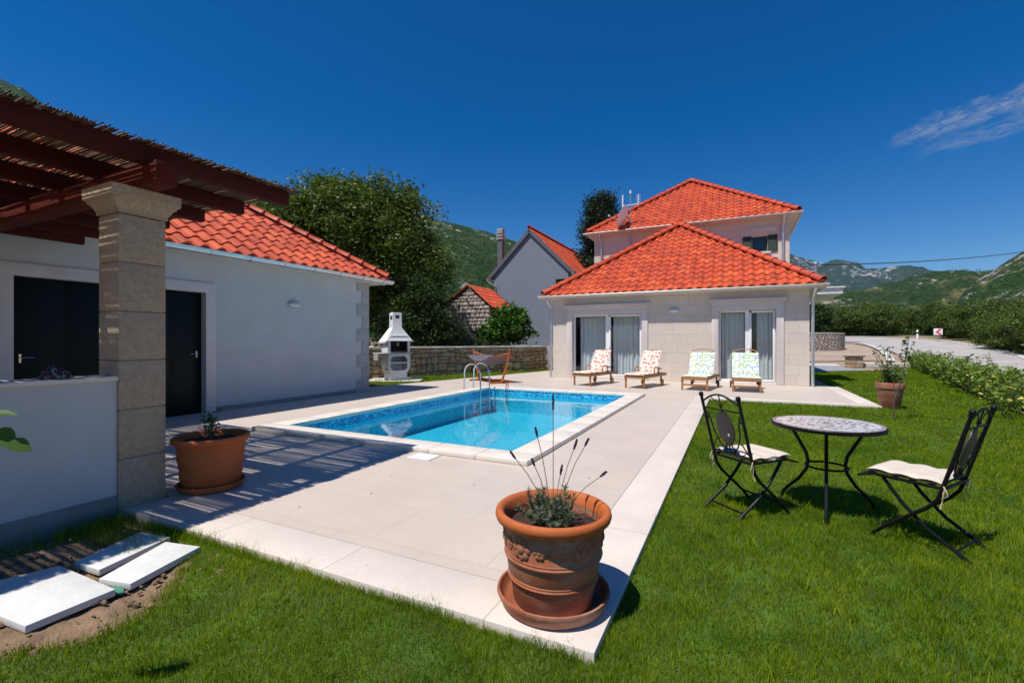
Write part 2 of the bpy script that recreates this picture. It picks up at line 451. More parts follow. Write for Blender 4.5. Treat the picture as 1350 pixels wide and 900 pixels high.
def mosaicmat():
    m, nt, out = new_mat('table_mosaic')
    b = N(nt, 'ShaderNodeBsdfPrincipled'); b.inputs['Roughness'].default_value = .25
    o = objco(nt)
    v = nt.nodes.new('ShaderNodeTexVoronoi'); v.feature = 'DISTANCE_TO_EDGE'; v.inputs['Scale'].default_value = 38; L(nt, o, v.inputs['Vector'])
    v2 = nt.nodes.new('ShaderNodeTexVoronoi'); v2.inputs['Scale'].default_value = 38; L(nt, o, v2.inputs['Vector'])
    s = nt.nodes.new('ShaderNodeSeparateColor'); L(nt, v2.outputs['Color'], s.inputs[0])
    p = nt.nodes.new('ShaderNodeSeparateXYZ'); L(nt, o, p.inputs[0])
    rr = mth(nt, 'SQRT', mth(nt, 'ADD', mth(nt, 'MULTIPLY', p.outputs[0], p.outputs[0]), mth(nt, 'MULTIPLY', p.outputs[1], p.outputs[1])))
    an = mth(nt, 'ARCTAN2', p.outputs[1], p.outputs[0])
    lobes = mth(nt, 'SINE', mth(nt, 'MULTIPLY', an, 8.0))
    q = mth(nt, 'ADD', rr, mth(nt, 'MULTIPLY', lobes, .022))
    W = (.80,.78,.74); P = (.30,.06,.08); D = (.24,.18,.20)
    rings = ramp(nt, mth(nt, 'DIVIDE', q, .42), [(0, P), (.10, W), (.22, D), (.27, W), (.42, P), (.47, W), (.60, D), (.65, W), (.80, W)], 'CONSTANT')
    edge = ramp(nt, mth(nt, 'DIVIDE', rr, .42), [(0, (0,0,0)), (.855, (1,1,1)), (.875, (1,1,1)), (.91, (1,1,1))], 'CONSTANT')
    edgec = ramp(nt, mth(nt, 'DIVIDE', rr, .42), [(0, W), (.86, P), (.91, W)], 'CONSTANT')
    c = mixc(nt, edge.outputs[0], rings.outputs[0], edgec.outputs[0])
    c = mixc(nt, 1.0, c, ramp(nt, s.outputs[0], [(0, (.8,.79,.77)), (1, (1,1,1))]).outputs[0], 'MULTIPLY')
    rnd = mth(nt, 'GREATER_THAN', s.outputs[1], .84)
    c = mixc(nt, rnd, c, (.28,.14,.14))
    g = ramp(nt, v.outputs['Distance'], [(.05, (1,1,1)), (.09, (0,0,0))])
    c = mixc(nt, g.outputs[0], c, (.40,.38,.36))
    L(nt, c, b.inputs['Base Color']); L(nt, b.outputs[0], out.inputs[0])
    return m
M['mosaic'] = mosaicmat()

def hillmat(name, greens, rock, rockamt, dry=0.0, sc=1.0):
    m, nt, out = new_mat(name)
    b = N(nt, 'ShaderNodeBsdfPrincipled'); b.inputs['Roughness'].default_value = 1; b.inputs['Specular IOR Level'].default_value = .1
    o = objco(nt)
    n1 = noise_n(nt, .055*sc, 9, .72, o); n2 = noise_n(nt, .006*sc, 9, .72, o, .5); n3 = noise_n(nt, .0032*sc, 6, .62, o, .8)
    n4 = noise_n(nt, .11*sc, 5, .8, o)
    c = ramp(nt, n1.outputs['Fac'], [(.38, greens[0]), (.52, greens[1]), (.66, greens[2])]).outputs[0]
    if dry:
        f = ramp(nt, n3.outputs['Fac'], [(.52, (0,0,0)), (.60, (1,1,1))]).outputs[0]
        f = mth(nt, 'MULTIPLY', f, ramp(nt, n4.outputs['Fac'], [(.42, (0,0,0)), (.5, (1,1,1))]).outputs[0])
        c = mixc(nt, mth(nt, 'MULTIPLY', f, dry), c, (.17,.15,.06))
    n5 = noise_n(nt, .028*sc, 10, .78, o, .3)
    f = ramp(nt, mth(nt, 'MULTIPLY_ADD', n2.outputs['Fac'], .5, mth(nt, 'MULTIPLY', n5.outputs['Fac'], .5)), [(.56-rockamt, (0,0,0)), (.585-rockamt, (1,1,1))]).outputs[0]
    c = mixc(nt, f, c, rock)
    L(nt, c, b.inputs['Base Color'])
    bp = N(nt, 'ShaderNodeBump'); bp.inputs['Strength'].default_value = .9; bp.inputs['Distance'].default_value = 9/sc
    L(nt, n1.outputs['Fac'], bp.inputs['Height']); L(nt, bp.outputs[0], b.inputs['Normal'])
    L(nt, b.outputs[0], out.inputs[0])
    return m
M['far'] = hillmat('far_mountain', [(.024,.044,.036),(.038,.062,.046),(.06,.085,.065)], (.30,.30,.32), .022, 0, .8)
M['mid'] = hillmat('scrub_hill', [(.012,.028,.010),(.024,.048,.014),(.045,.066,.022)], (.33,.29,.23), .008, 1.0, 2.2)
M['near'] = hillmat('rocky_hill', [(.010,.028,.008),(.022,.048,.013),(.04,.07,.02)], (.33,.31,.28), .05, .7, 2.6)

def groundmat():
    m, nt, out = new_mat('ground_soil_and_scrub')
    b = N(nt, 'ShaderNodeBsdfPrincipled'); b.inputs['Roughness'].default_value = 1
    o = objco(nt)
    n1 = noise_n(nt, 1.1, 8, .65, o); n2 = noise_n(nt, .06, 6, .6, o)
    dirt = ramp(nt, n1.outputs['Fac'], [(.3, (.24,.17,.11)), (.7, (.40,.31,.22))]).outputs[0]
    scrub = ramp(nt, n1.outputs['Fac'], [(.3, (.03,.055,.015)), (.7, (.12,.12,.045))]).outputs[0]
    p = nt.nodes.new('ShaderNodeSeparateXYZ'); L(nt, o, p.inputs[0])
    s = mth(nt, 'ADD', mth(nt, 'MULTIPLY', p.outputs[0], .26), mth(nt, 'MULTIPLY', p.outputs[1], .966))
    f = ramp(nt, mth(nt, 'DIVIDE', mth(nt, 'MULTIPLY_ADD', n2.outputs['Fac'], 20.0, s), 120.0), [(.52, (0,0,0)), (.66, (1,1,1))]).outputs[0]
    L(nt, mixc(nt, f, dirt, scrub), b.inputs['Base Color'])
    bp = N(nt, 'ShaderNodeBump'); bp.inputs['Strength'].default_value = .6; bp.inputs['Distance'].default_value = .05
    n4 = noise_n(nt, 14, 6, .7, o)
    L(nt, n4.outputs['Fac'], bp.inputs['Height']); L(nt, bp.outputs[0], b.inputs['Normal'])
    L(nt, b.outputs[0], out.inputs[0])
    return m
M['ground'] = groundmat()
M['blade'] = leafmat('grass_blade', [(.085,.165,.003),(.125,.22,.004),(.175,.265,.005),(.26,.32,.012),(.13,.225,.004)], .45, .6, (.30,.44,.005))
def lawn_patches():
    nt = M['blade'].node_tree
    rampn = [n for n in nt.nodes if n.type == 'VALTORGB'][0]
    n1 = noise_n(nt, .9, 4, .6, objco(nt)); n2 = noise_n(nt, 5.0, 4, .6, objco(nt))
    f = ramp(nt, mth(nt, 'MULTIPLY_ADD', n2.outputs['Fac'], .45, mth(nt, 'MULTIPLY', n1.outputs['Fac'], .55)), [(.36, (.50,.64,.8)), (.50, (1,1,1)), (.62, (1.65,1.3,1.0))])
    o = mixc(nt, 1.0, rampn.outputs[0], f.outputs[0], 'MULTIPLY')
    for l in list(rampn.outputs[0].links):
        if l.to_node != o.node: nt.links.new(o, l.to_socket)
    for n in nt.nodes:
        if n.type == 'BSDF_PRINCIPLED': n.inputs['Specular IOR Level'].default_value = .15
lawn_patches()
M['leaf_walnut'] = leafmat('walnut_leaf', [(.035,.070,.009),(.065,.112,.013),(.10,.155,.02),(.15,.20,.03)], .3, .5, (.10,.17,.01))
M['leaf_dark'] = leafmat('dark_leaf', [(.014,.038,.008),(.028,.06,.012),(.045,.085,.016)], .25, .55, (.08,.14,.01))
M['leaf_conifer'] = leafmat('conifer_leaf', [(.012,.034,.012),(.020,.048,.016),(.034,.064,.022)], .1, .7, (.03,.06,.02))
M['leaf_fig'] = leafmat('fig_leaf', [(.030,.09,.010),(.05,.13,.014),(.08,.18,.02)], .3, .42, (.10,.2,.02))
M['leaf_laurel'] = leafmat('laurel_leaf', [(.08,.16,.014),(.15,.25,.02),(.23,.33,.035),(.09,.17,.014),(.30,.38,.07)], .35, .38, (.18,.26,.02))
M['leaf_light'] = leafmat('light_leaf', [(.045,.10,.015),(.075,.14,.022),(.105,.18,.03)], .3, .5, (.14,.24,.02))
M['leaf_wood'] = leafmat('woodland_leaf', [(.032,.068,.010),(.058,.110,.015),(.10,.155,.020),(.14,.19,.03)], .25, .6, (.08,.12,.01))
M['fruit'] = simple('yellow_leaf', (.45,.36,.05), .6, .2, 20)

# ------------------------------------------------------------------ world, sun, camera
world = bpy.data.worlds.new('World'); bpy.context.scene.world = world; world.use_nodes = True
nt = world.node_tree; nt.nodes.clear()
wo = nt.nodes.new('ShaderNodeOutputWorld'); bg = nt.nodes.new('ShaderNodeBackground')
sky = nt.nodes.new('ShaderNodeTexSky'); sky.sky_type = 'NISHITA'; sky.sun_disc = False
el = math.asin(SUN.z); az = math.atan2(SUN.x, SUN.y)
sky.sun_elevation = el; sky.sun_rotation = az; sky.altitude = 600
sky.air_density = 1.0; sky.dust_density = .05; sky.ozone_density = 4.0
bg.inputs['Strength'].default_value = .056
hs = nt.nodes.new('ShaderNodeHueSaturation'); hs.inputs['Hue'].default_value = .507; hs.inputs['Saturation'].default_value = 1.42; hs.inputs['Value'].default_value = 1.62
L(nt, sky.outputs[0], hs.inputs['Color'])
# thin cirrus, laid out by real sky direction
tc = nt.nodes.new('ShaderNodeTexCoord')
def wdir(u, v):
    x, z = (u - 675) / 604.0, (450 - v) / 604.0
    return Vector((x*CA - SA, x*SA + CA, z)).normalized()
def cloud_strip(ua, va, ub, vb, wid, amt, seed):
    a = wdir(ua, va); b_ = wdir(ub, vb); c = ((a + b_) / 2).normalized()
    t = (b_ - a); ln = t.length; t.normalize(); n_ = c.cross(t).normalized()
    def dot(vec):
        d = nt.nodes.new('ShaderNodeVectorMath'); d.operation = 'DOT_PRODUCT'
        L(nt, tc.outputs['Generated'], d.inputs[0]); d.inputs[1].default_value = vec
        return d.outputs['Value']
    s = mth(nt, 'DIVIDE', mth(nt, 'SUBTRACT', dot(t), c.dot(t)), ln * .5)
    w = mth(nt, 'DIVIDE', dot(n_), wid)
    cv = nt.nodes.new('ShaderNodeCombineXYZ'); L(nt, mth(nt, 'MULTIPLY', s, 3.4), cv.inputs[0]); L(nt, mth(nt, 'MULTIPLY', w, 1.5), cv.inputs[1]); cv.inputs[2].default_value = seed
    nn = noise_n(nt, 2.2, 9, .68, cv.outputs[0], .6)
    n0 = noise_n(nt, 1.1, 3, .5, cv.outputs[0])
    w2 = mth(nt, 'ADD', w, mth(nt, 'MULTIPLY_ADD', n0.outputs['Fac'], 1.8, -.9))
    fall = mth(nt, 'SUBTRACT', 1.0, mth(nt, 'ADD', mth(nt, 'MULTIPLY', w2, w2), mth(nt, 'POWER', mth(nt, 'ABSOLUTE', s), 3.0)))
    fall = mth(nt, 'MAXIMUM', fall, 0.0)
    front = mth(nt, 'GREATER_THAN', dot(c), .5)
    r = ramp(nt, nn.outputs['Fac'], [(.34, (0,0,0)), (.80, (1,1,1))]).outputs[0]
    return mth(nt, 'MULTIPLY', mth(nt, 'MULTIPLY', mth(nt, 'MULTIPLY', fall, r), front), amt)
cl = mth(nt, 'ADD', cloud_strip(1165, 192, 1440, 98, .019, .75, 1.3), cloud_strip(1200, 206, 1460, 128, .014, .5, 7.7))
cl = mth(nt, 'MINIMUM', cl, .75)
skyc = mixc(nt, cl, hs.outputs[0], (6.5, 7.2, 8.2))
L(nt, skyc, bg.inputs['Color']); L(nt, bg.outputs[0], wo.inputs[0])

sl = bpy.data.lights.new('sun', 'SUN'); sl.energy = 5.0; sl.angle = R(.5); sl.color = (1.0, .955, .89)
so = bpy.data.objects.new('sun', sl); C.objects.link(so); so.rotation_euler = SUN.to_track_quat('Z', 'Y').to_euler(); so.location = (-10, -20, 40)
cam = bpy.data.cameras.new('camera'); cam.sensor_width = 36; cam.lens = 16.1; cam.clip_end = 20000; cam.clip_start = .05
co = bpy.data.objects.new('camera', cam); C.objects.link(co); co.location = (0, 0, CAM_H); co.rotation_euler = (R(90), 0, YAW)
bpy.context.scene.camera = co
vs = bpy.context.scene.view_settings
vs.view_transform = 'Standard'; vs.look = 'None'; vs.gamma = 1; vs.exposure = 0.12; vs.use_curve_mapping = False
cy = bpy.context.scene.cycles
cy.max_bounces = 8; cy.transparent_max_bounces = 24; cy.diffuse_bounces = 3; cy.glossy_bounces = 4

# ------------------------------------------------------------------ ground, terrain
PX0, PX1, PY0, PY1 = -6.27, -2.36, 4.86, 11.42       # water rectangle
def ground():
    def lines(a, b):
        l = [a - .3, b + .3]
        x = a - .3
        s = 1.0
        while x > -4500:
            x -= s; l.append(x)
            if abs(x) > 90: s *= 1.35
        x = b + .3; s = 1.0
        while x < 4500:
            x += s; l.append(x)
            if abs(x) > 110: s *= 1.35
        c = a - .3
        while c + 1.0 < b + .3: c += 1.0; l.append(c)
        return sorted(set(l))
    xs = lines(PX0, PX1); ys = lines(PY0, PY1)
    V = []; F = []
    for y in ys:
        for x in xs:
            z = -.085 + slope_h(x, y)
            V.append((x, y, z))
    nx = len(xs)
    for j in range(len(ys) - 1):
        for i in range(nx - 1):
            if xs[i] >= PX0 - .31 and xs[i+1] <= PX1 + .31 and ys[j] >= PY0 - .31 and ys[j+1] <= PY1 + .31: continue
            F.append((j*nx+i, j*nx+i+1, (j+1)*nx+i+1, (j+1)*nx+i))
    o = np_mesh('ground', np.array(V), np.array(F), M['ground'], smooth=True)
    tag(o, kind='structure')
ground()

def sheet(name, poly, mat, z=0.0, drape=None, kind='structure', th=0):
    """flat polygon (with optional thickness)"""
    m = MB()
    if th: m.plate(poly, [], -th, lambda a, b, c: (a, b, z + c))
    else:
        tris = tessellate_polygon([[Vector((p[0], p[1], 0)) for p in poly]])
        m.add([(p[0], p[1], z) for p in poly], [tuple(t) for t in tris])
    o = m.build(name, mat, smooth=0)
    tag(o, kind=kind)
    return o

# lawn sheets and blades
LAWN = [(-2.88,-1.5),(-2.95,.4),(-2.88,.84),(-2.68,1.06),(-2.70,1.34),(-2.90,1.58),(-3.2,1.80),(-3.75,1.90),(-4.4,1.93),(-.56,1.93),(-.56,11.94),(2.76,11.94),(2.76,24.6),(5.8,26.9),(8.6,31.7),(6.4,19.0),(4.3,8.8),(3.2,4.0),(3.0,-1.5)]
LAWN2 = [(-9.9,10.2),(-12.9,11.6),(-12.15,13.2),(-8.35,21.0),(-7.7,21.2),(-7.7,19.5)]
def lawn_base(name, poly):
    o = sheet(name, poly, M['grass_ground'], -.050); return o
lawn_base('lawn', LAWN); lawn_base('lawn_strip', LAWN2)

def inpoly(P, poly):
    x, y = P[:, 0], P[:, 1]; ins = np.zeros(len(P), bool)
    n = len(poly)
    for i in range(n):
        x1, y1 = poly[i]; x2, y2 = poly[(i+1) % n]
        c = ((y1 > y) != (y2 > y)) & (x < (x2-x1)*(y-y1)/((y2-y1) + 1e-12) + x1)
        ins ^= c
    return ins

def fbm2(P, sc, seed):
    r = np.random.default_rng(seed); v = np.zeros(len(P)); a = 1
    for k in range(4):
        for _ in range(3):
            th = r.uniform(0, 2*PI); ph = r.uniform(0, 6.28)
            v += a * np.sin((P[:,0]*math.cos(th) + P[:,1]*math.sin(th)) * sc * 2**k * r.uniform(.7,1.4) + ph)
        a *= .6
    return v / 4

def blades(P, hgt, wid, z0):
    n = len(P)
    a = RNG.uniform(0, 2*PI, n); lean = RNG.uniform(.05, .9, n) * hgt; la = RNG.uniform(0, 2*PI, n)
    w = np.stack([np.cos(a), np.sin(a)], 1) * wid[:, None] * .5
    ld = np.stack([np.cos(la), np.sin(la)], 1) * lean[:, None]
    V = np.zeros((n, 5, 3))
    V[:,0,:2] = P - w; V[:,1,:2] = P + w
    V[:,2,:2] = P + ld*.35 + w*.8; V[:,3,:2] = P + ld*.35 - w*.8
    V[:,4,:2] = P + ld
    V[:,:2,2] = z0; V[:,2:4,2] = z0 + hgt[:, None]*.6; V[:,4,2] = z0 + hgt * RNG.uniform(.85, 1.05, n)
    b = np.arange(n)[:, None] * 5
    T = np.concatenate([b + np.array([0,1,2]), b + np.array([0,2,3]), b + np.array([3,2,4])], 0)
    return V.reshape(-1, 3), T

def grass(name, polys, rings, extra=None):
    Vs = []; Ts = []; off = 0
    for poly, zz in polys:
        xs = [p[0] for p in poly]; ys = [p[1] for p in poly]
        for (d0, d1, dens, w, h) in rings:
            x0, x1, y0, y1 = max(min(xs), -d1), min(max(xs), d1), max(min(ys), -1.5), min(max(ys), d1)
            if x1 <= x0 or y1 <= y0: continue
            n = int((x1-x0)*(y1-y0)*dens)
            P = np.stack([RNG.uniform(x0, x1, n), RNG.uniform(y0, y1, n)], 1)
            d = np.hypot(P[:,0], P[:,1])
            depth = -P[:,0]*SA + P[:,1]*CA; lat = P[:,0]*CA + P[:,1]*SA
            keep = (d >= d0) & (d < d1) & (depth > -.1) & (np.abs(lat) < depth*1.3 + 1.0)
            P = P[keep]; P = P[inpoly(P, poly)]
            k = fbm2(P, 2.2, 5); k2 = fbm2(P, 7.0, 9)
            P2 = P[(k2 > -1.1 + RNG.uniform(-.6, .6, len(P))*.5)]
            hh = h * (1 + .25*fbm2(P2, 2.2, 5) + .32*fbm2(P2, 9, 3)) * RNG.uniform(.55, 1.25, len(P2))
            tall = RNG.uniform(0, 1, len(P2)) < .012
            hh[tall] *= RNG.uniform(1.5, 2.6, tall.sum())
            V, T = blades(P2, np.clip(hh, .01, .16), w * RNG.uniform(.7, 1.3, len(P2)), zz)
            Vs.append(V); Ts.append(T + off); off += len(V)
    if extra is not None:
        for P, hh, w, zz in extra:
            V, T = blades(P, hh, w, zz); Vs.append(V); Ts.append(T + off); off += len(V)
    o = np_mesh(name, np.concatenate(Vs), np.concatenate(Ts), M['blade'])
    tag(o, 'short sunlit green lawn grass around the pool terrace', 'grass', kind='stuff')
    return o

# ragged lawn margins: over the soil patch, along the terrace edge, coarse tufts
ex = []
n = 2600
yy = RNG.uniform(.3, 1.78, n); P = np.stack([np.interp(yy, [.3,.86,1.05,1.32,1.54,1.8], [-2.95,-2.88,-2.68,-2.70,-2.90,-3.2]) + RNG.normal(-.02, .045, n), yy], 1); ex.append((P, RNG.uniform(.02,.065,n), RNG.uniform(.002,.004,n), -.07))
n = 3600
P = np.stack([RNG.uniform(-3.9, -.6, n), RNG.normal(1.925, .016, n)], 1); ex.append((P, RNG.uniform(.03,.085,n)*(1+.5*fbm2(P,5,4)), RNG.uniform(.002,.004,n), -.06))
n = 1400
P = np.stack([RNG.normal(-.545, .015, n), RNG.uniform(1.9, 9.0, n)], 1); ex.append((P, RNG.uniform(.03,.07,n), RNG.uniform(.002,.004,n), -.06))
n = 1500
P = np.stack([RNG.uniform(-4.42, -3.5, n), RNG.uniform(1.55, 1.92, n)], 1); P = P[P[:,1] > 1.5 + (-3.5-P[:,0])*.05]; ex.append((P, RNG.uniform(.03,.15,len(P)), RNG.uniform(.002,.004,len(P)), -.08))
n = 900
P = np.stack([RNG.normal(-4.30, .07, n), RNG.uniform(.5, 1.9, n)], 1); ex.append((P, RNG.uniform(.03,.16,n), RNG.uniform(.002,.004,n), -.08))
for k in range(150):     # coarse weed tufts in the lawn
    cx, cy_ = random.uniform(-.3, 3.0), random.uniform(1.4, 6.5)
    n = random.randint(8, 20)
    P = np.stack([RNG.normal(cx, .022, n), RNG.normal(cy_, .022, n)], 1); ex.append((P, RNG.uniform(.06,.13,n), RNG.uniform(.004,.007,n), -.06))
grass('grass', [(LAWN, -.050), (LAWN2, -.050)],
      [(0, 2.6, 19000, .0026, .036), (2.6, 4.5, 12000, .0032, .036), (4.5, 8, 5500, .0048, .036), (8, 14, 2200, .008, .038), (14, 32, 600, .018, .042)], ex)

# soil patch with clods
def soil_patch():
    V = []; F = []; nx, ny = 120, 150
    for j in range(ny):
        for i in range(nx):
            x = -4.44 + i*(1.86/(nx-1)); y = -.6 + j*(2.51/(ny-1))
            h = noise.fractal(Vector((x*3, y*3, 0)), 1, 2, 5) * .018 + noise.fractal(Vector((x*16, y*16, 4)), 1, 2, 4) * .012
            V.append((x, y, -.068 + h))
    for j in range(ny-1):
        for i in range(nx-1): F.append((j*nx+i, j*nx+i+1, (j+1)*nx+i+1, (j+1)*nx+i))
    o = np_mesh('bare_soil', np.array(V), np.array(F), M['soil'], smooth=True); tag(o, kind='structure')
    m = MB()
    for k in range(520):
        x = random.uniform(-4.4, -2.78); y = random.uniform(.2, 1.85); r = random.choice([.006,.008,.011,.016,.023])*random.uniform(.7,1.2)
        m.ball((x, y, -.050), r, 6, 4, (random.uniform(.8,1.5), random.uniform(.7,1.2), random.uniform(.5,.9)))
    m.v = [(a+random.uniform(-.002,.002), b+random.uniform(-.002,.002), c+random.uniform(-.002,.002)) for a,b,c in m.v]
    o = m.build('soil_clods', M['soil'], smooth=0); tag(o, 'small brown soil clods strewn round the stepping slabs', 'soil', kind='stuff')
soil_patch()

def slab(pts, label, z=-.012, th=.038):
    m = MB(); m.plate(pts, [], -th, lambda a, b, c: (a, b, z + c))
    o = m.build('stepping_slab', M['slab'], bevel=.003); tag(o, label, 'paving slab', 'loose stone slabs by the low wall'); return o
slab([(-3.07,1.31),(-3.70,1.30),(-3.85,.88),(-3.06,.95)], 'large square white slab at the left edge of the photo on bare soil')
slab([(-3.42,1.38),(-3.68,1.36),(-3.84,1.78),(-3.55,1.83)], 'narrow white slab half in shadow nearest the low white wall', -.014)
slab([(-3.06,1.375),(-3.29,1.325),(-3.49,1.77),(-3.20,1.83)], 'narrow sunlit slab with grass growing over its far corner')
m = MB(); m.plate([(-3.19,1.33),(-3.10,1.30),(-3.05,1.34),(-3.14,1.38)], [], .012, lambda a, b, c: (a, b, -.05 + c))
tag(m.build('plastic_strip', M['foil_green'], bevel=.002), 'small green plastic strip sticking out of soil between the slabs', 'plastic strip')
m = MB(); m.tube([(-3.83,.84,-.045),(-3.65,.82,-.04),(-3.45,.84,-.045),(-3.32,.88,-.06)], .012, 8)
tag(m.build('garden_hose', M['foil_green']), 'short green hose piece under the big white slab', 'hose')

# ------------------------------------------------------------------ terrace, pool
KX0, KX1, KY0, KY1 = PX0-.34, PX1+.34, PY0-.34, PY1+.34
deck_outer = [(-9.2,-1.6),(-4.66,-1.6),(-4.66,2.29),(-.9,2.29),(-.9,12.28),(2.4,12.28),(2.4,16.5),(2.15,16.5),(2.15,24.8),(1.6,24.8),(1.6,16.6),(-6.0,16.6),(-6.0,20.6),(-7.6,20.6),(-9.76,10.4),(-9.2,9.0)]
m = MB()
m.plate(deck_outer, [[(KX0,KY0),(KX1,KY0),(KX1,KY1),(KX0,KY1)]], -.09, lambda a, b, c: (a, b, c))
tag(m.build('terrace', M['deck'], smooth=0), kind='structure')
def border(name, x0, x1, y0, y1):
    mm = MB(); mm.box(x0, x1, y0, y1, -.09, .001); o = mm.build(name, M['border'], bevel=.004); tag(o, kind='structure')
border('terrace_border', -4.44, -.55, 1.94, 2.287)
border('terrace_border', -.897, -.55, 2.29, 11.945)
border('terrace_border', -.897, 2.75, 11.948, 12.277)
border('terrace_border', 2.403, 2.75, 12.28, 16.5)

pool = empty('swimming_pool', 'rectangular blue tiled swimming pool with pale stone coping', 'swimming pool', ((PX0+PX1)/2, (PY0+PY1)/2, 0))
cx, cyy = (PX0+PX1)/2, (PY0+PY1)/2
W2, L2 = (PX1-PX0)/2, (PY1-PY0)/2
m = MB()
D = -.62
# five inner faces with thickness
m.box(-W2-.12, W2+.12, -L2-.12, L2+.12, D-.12, D)
m.box(-W2-.12, -W2, -L2-.12, L2+.12, D+.001, -.001); m.box(W2, W2+.12, -L2-.12, L2+.12, D+.001, -.001)
m.box(-W2+.001, W2-.001, -L2-.12, -L2, D+.001, -.001); m.box(-W2+.001, W2-.001, L2, L2+.12, D+.001, -.001)
bo = m.build('basin', M['pool'], pool, smooth=0)
# coping slabs with joints
m = MB()
def cop(x0, x1, y0, y1): m.box(x0-cx, x1-cx, y0-cyy, y1-cyy, -.004, .058)
n = 7
for k in range(n):
    a = KX0 + (KX1-KX0)*k/n; b = KX0 + (KX1-KX0)*(k+1)/n - .003
    cop(a, b, KY0, PY0+.02); cop(a, b, PY1-.02, KY1)
n = 9
for k in range(n):
    a = PY0+.023 + (PY1-PY0-.046)*k/n; b = PY0+.023 + (PY1-PY0-.046)*(k+1)/n - .003
    cop(KX0, PX0+.02, a, b); cop(PX1-.02, KX1, a, b)
m.build('coping', M['coping'], pool, bevel=.012)
# skimmer slot on the near coping side is only the lid on the terrace
m = MB(); m.box(-3.42, -3.12, 4.24, 4.48, .0012, .012)
lid = m.build('skimmer_lid', M['white'], bevel=.003); tag(lid, 'square white skimmer lid set in the terrace beside the pool coping', 'lid')
# water
def water():
    nx, ny = 60, 90; V = []; F = []
    for j in range(ny):
        for i in range(nx):
            V.append((PX0 + (PX1-PX0)*i/(nx-1), PY0 + (PY1-PY0)*j/(ny-1), -.110))
    for j in range(ny-1):
        for i in range(nx-1): F.append((j*nx+i, j*nx+i+1, (j+1)*nx+i+1, (j+1)*nx+i))
    o = np_mesh('water', np.array(V), np.array(F), M['water'], smooth=True); tag(o, kind='structure')
water()
# ladder at the far left long side
lad = empty('pool_ladder', 'curved stainless steel ladder at the far corner of the pool', 'ladder', (PX0, 10.98, 0))
for s in (-.25, .25):
    m = MB()
    pts = [(-.42, s, .05), (-.42, s, .52)] + [(-.25 + -.17*math.cos(t), s, .52 + .17*math.sin(t)*1.35) for t in [PI*k/8*.999 for k in range(1, 8)]] + [(.08-.16, s, .50), (.08, s, .1), (.09, s, -.6), (.09, s, -.85)]
    pts = [(-.42, s, .05), (-.42, s, .50), (-.40, s, .60), (-.34, s, .69), (-.24, s, .74), (-.12, s, .74), (-.02, s, .69), (.05, s, .60), (.08, s, .48), (.09, s, .1), (.09, s, -.85)]
    m.tube(pts, .021, 10); m.lathe([(.05,.056),(.05,.07),(.024,.075)], 14, -.42, s)
    m.build('handrail', M['steel'], lad)
for k, z in enumerate((-.18, -.42, -.66)):
    m = MB(); m.box(.04, .14, -.25, .25, z-.012, z+.012); m.build('step', M['steel'], lad, bevel=.006)
m = MB(); m.tube([(PX0+.55,PY1+.06,.05),(PX0+.55,PY1+.06,.15),(PX0+.55,PY1-.05,.17),(PX0+.55,PY1-.08,.08),(PX0+.55,PY1-.04,-.4)], .011, 8)
tag(m.build('thermometer_hook', M['black_iron']), 'thin dark hook pipe over the far pool edge right of the ladder', 'pipe')

# ------------------------------------------------------------------ roofs
TW, TC = .30, .36
def tile_face(mb, P0, P1, up, Ls, sl, sr):
    """interlocking S tiles on a plane. P0->P1 eave line, up unit slope vector, sl/sr bound functions of t"""
    P0 = Vector(P0); P1 = Vector(P1); e = (P1-P0); W = e.length; e.normalize(); up = Vector(up).normalized(); nn = e.cross(up).normalized()
    if nn.z < 0: nn = -nn
    def wave(s):
        q = (s / TW) % 1.0
        return .052*math.sin(PI*min(1, q/.62))**.9 if q < .62 else -.004 - .014*math.sin(PI*(q-.62)/.38)
    rows = int(math.ceil(Ls/TC))
    st = TW/10
    for r in range(rows):
        t0 = r*TC; t1 = min(t0 + TC*1.06, Ls)
        a0, b0, a1, b1 = sl(t0), W-sr(t0), sl(t1), W-sr(t1)
        if b0 <= a0: break
        n0 = int(a0/TW); n1 = int(b0/TW) + 1
        for k in range(n0, n1+1):
            jz = random.uniform(-.004, .004); jt = random.uniform(-.008, .008)
            vs_ = []; 
            S = [k*TW + i*st for i in range(11)]
            if S[-1] <= a0 + 1e-4 or S[0] >= b0 - 1e-4: continue
            for (t, a, b, off, jj) in ((t0, a0, b0, -.012, jt), (t0, a0, b0, .034, jt), (t1, a1, b1, .004, 0)):
                for s in S:
                    ss = min(max(s, a), max(a, b))
                    vs_.append(P0 + e*ss + up*(t + (jj if r else jj*.3)) + nn*(wave(s if s < S[-1]-1e-6 else s-1e-5) + off + jz))
            fs_ = []
            for i in range(10):
                fs_.append((i, i+1, 11+i+1, 11+i)); fs_.append((11+i, 11+i+1, 22+i+1, 22+i))
            mb.add(vs_, fs_)
def ridge_line(mb, A, B, r=.12):
    A = Vector(A); B = Vector(B); d = B-A; Ln = d.length; d.normalize()
    sd = d.cross(Vector((0,0,1))).normalized(); up = sd.cross(d).normalized()
    n = int(Ln/.36); st = Ln/n
    for k in range(n):
        a = A + d*(k*st - .02); b = A + d*((k+1)*st + .02)
        ra, rb = r*1.13, r*.94; vs_ = []
        for (p, rr, lift) in ((a, ra*.86, .012), (a, ra, .012), (a + d*.03, ra, .012), (a + d*.045, ra*.93, .008), (b, rb, 0)):
            for i in range(9):
                t = PI*i/8
                vs_.append(p + sd*(math.cos(t)*rr*1.15) + up*(math.sin(t)*rr - .035 + lift))
        fs_ = [(q*9+i, q*9+i+1, (q+1)*9+i+1, (q+1)*9+i) for q in range(4) for i in range(8)]
        mb.add(vs_, fs_)

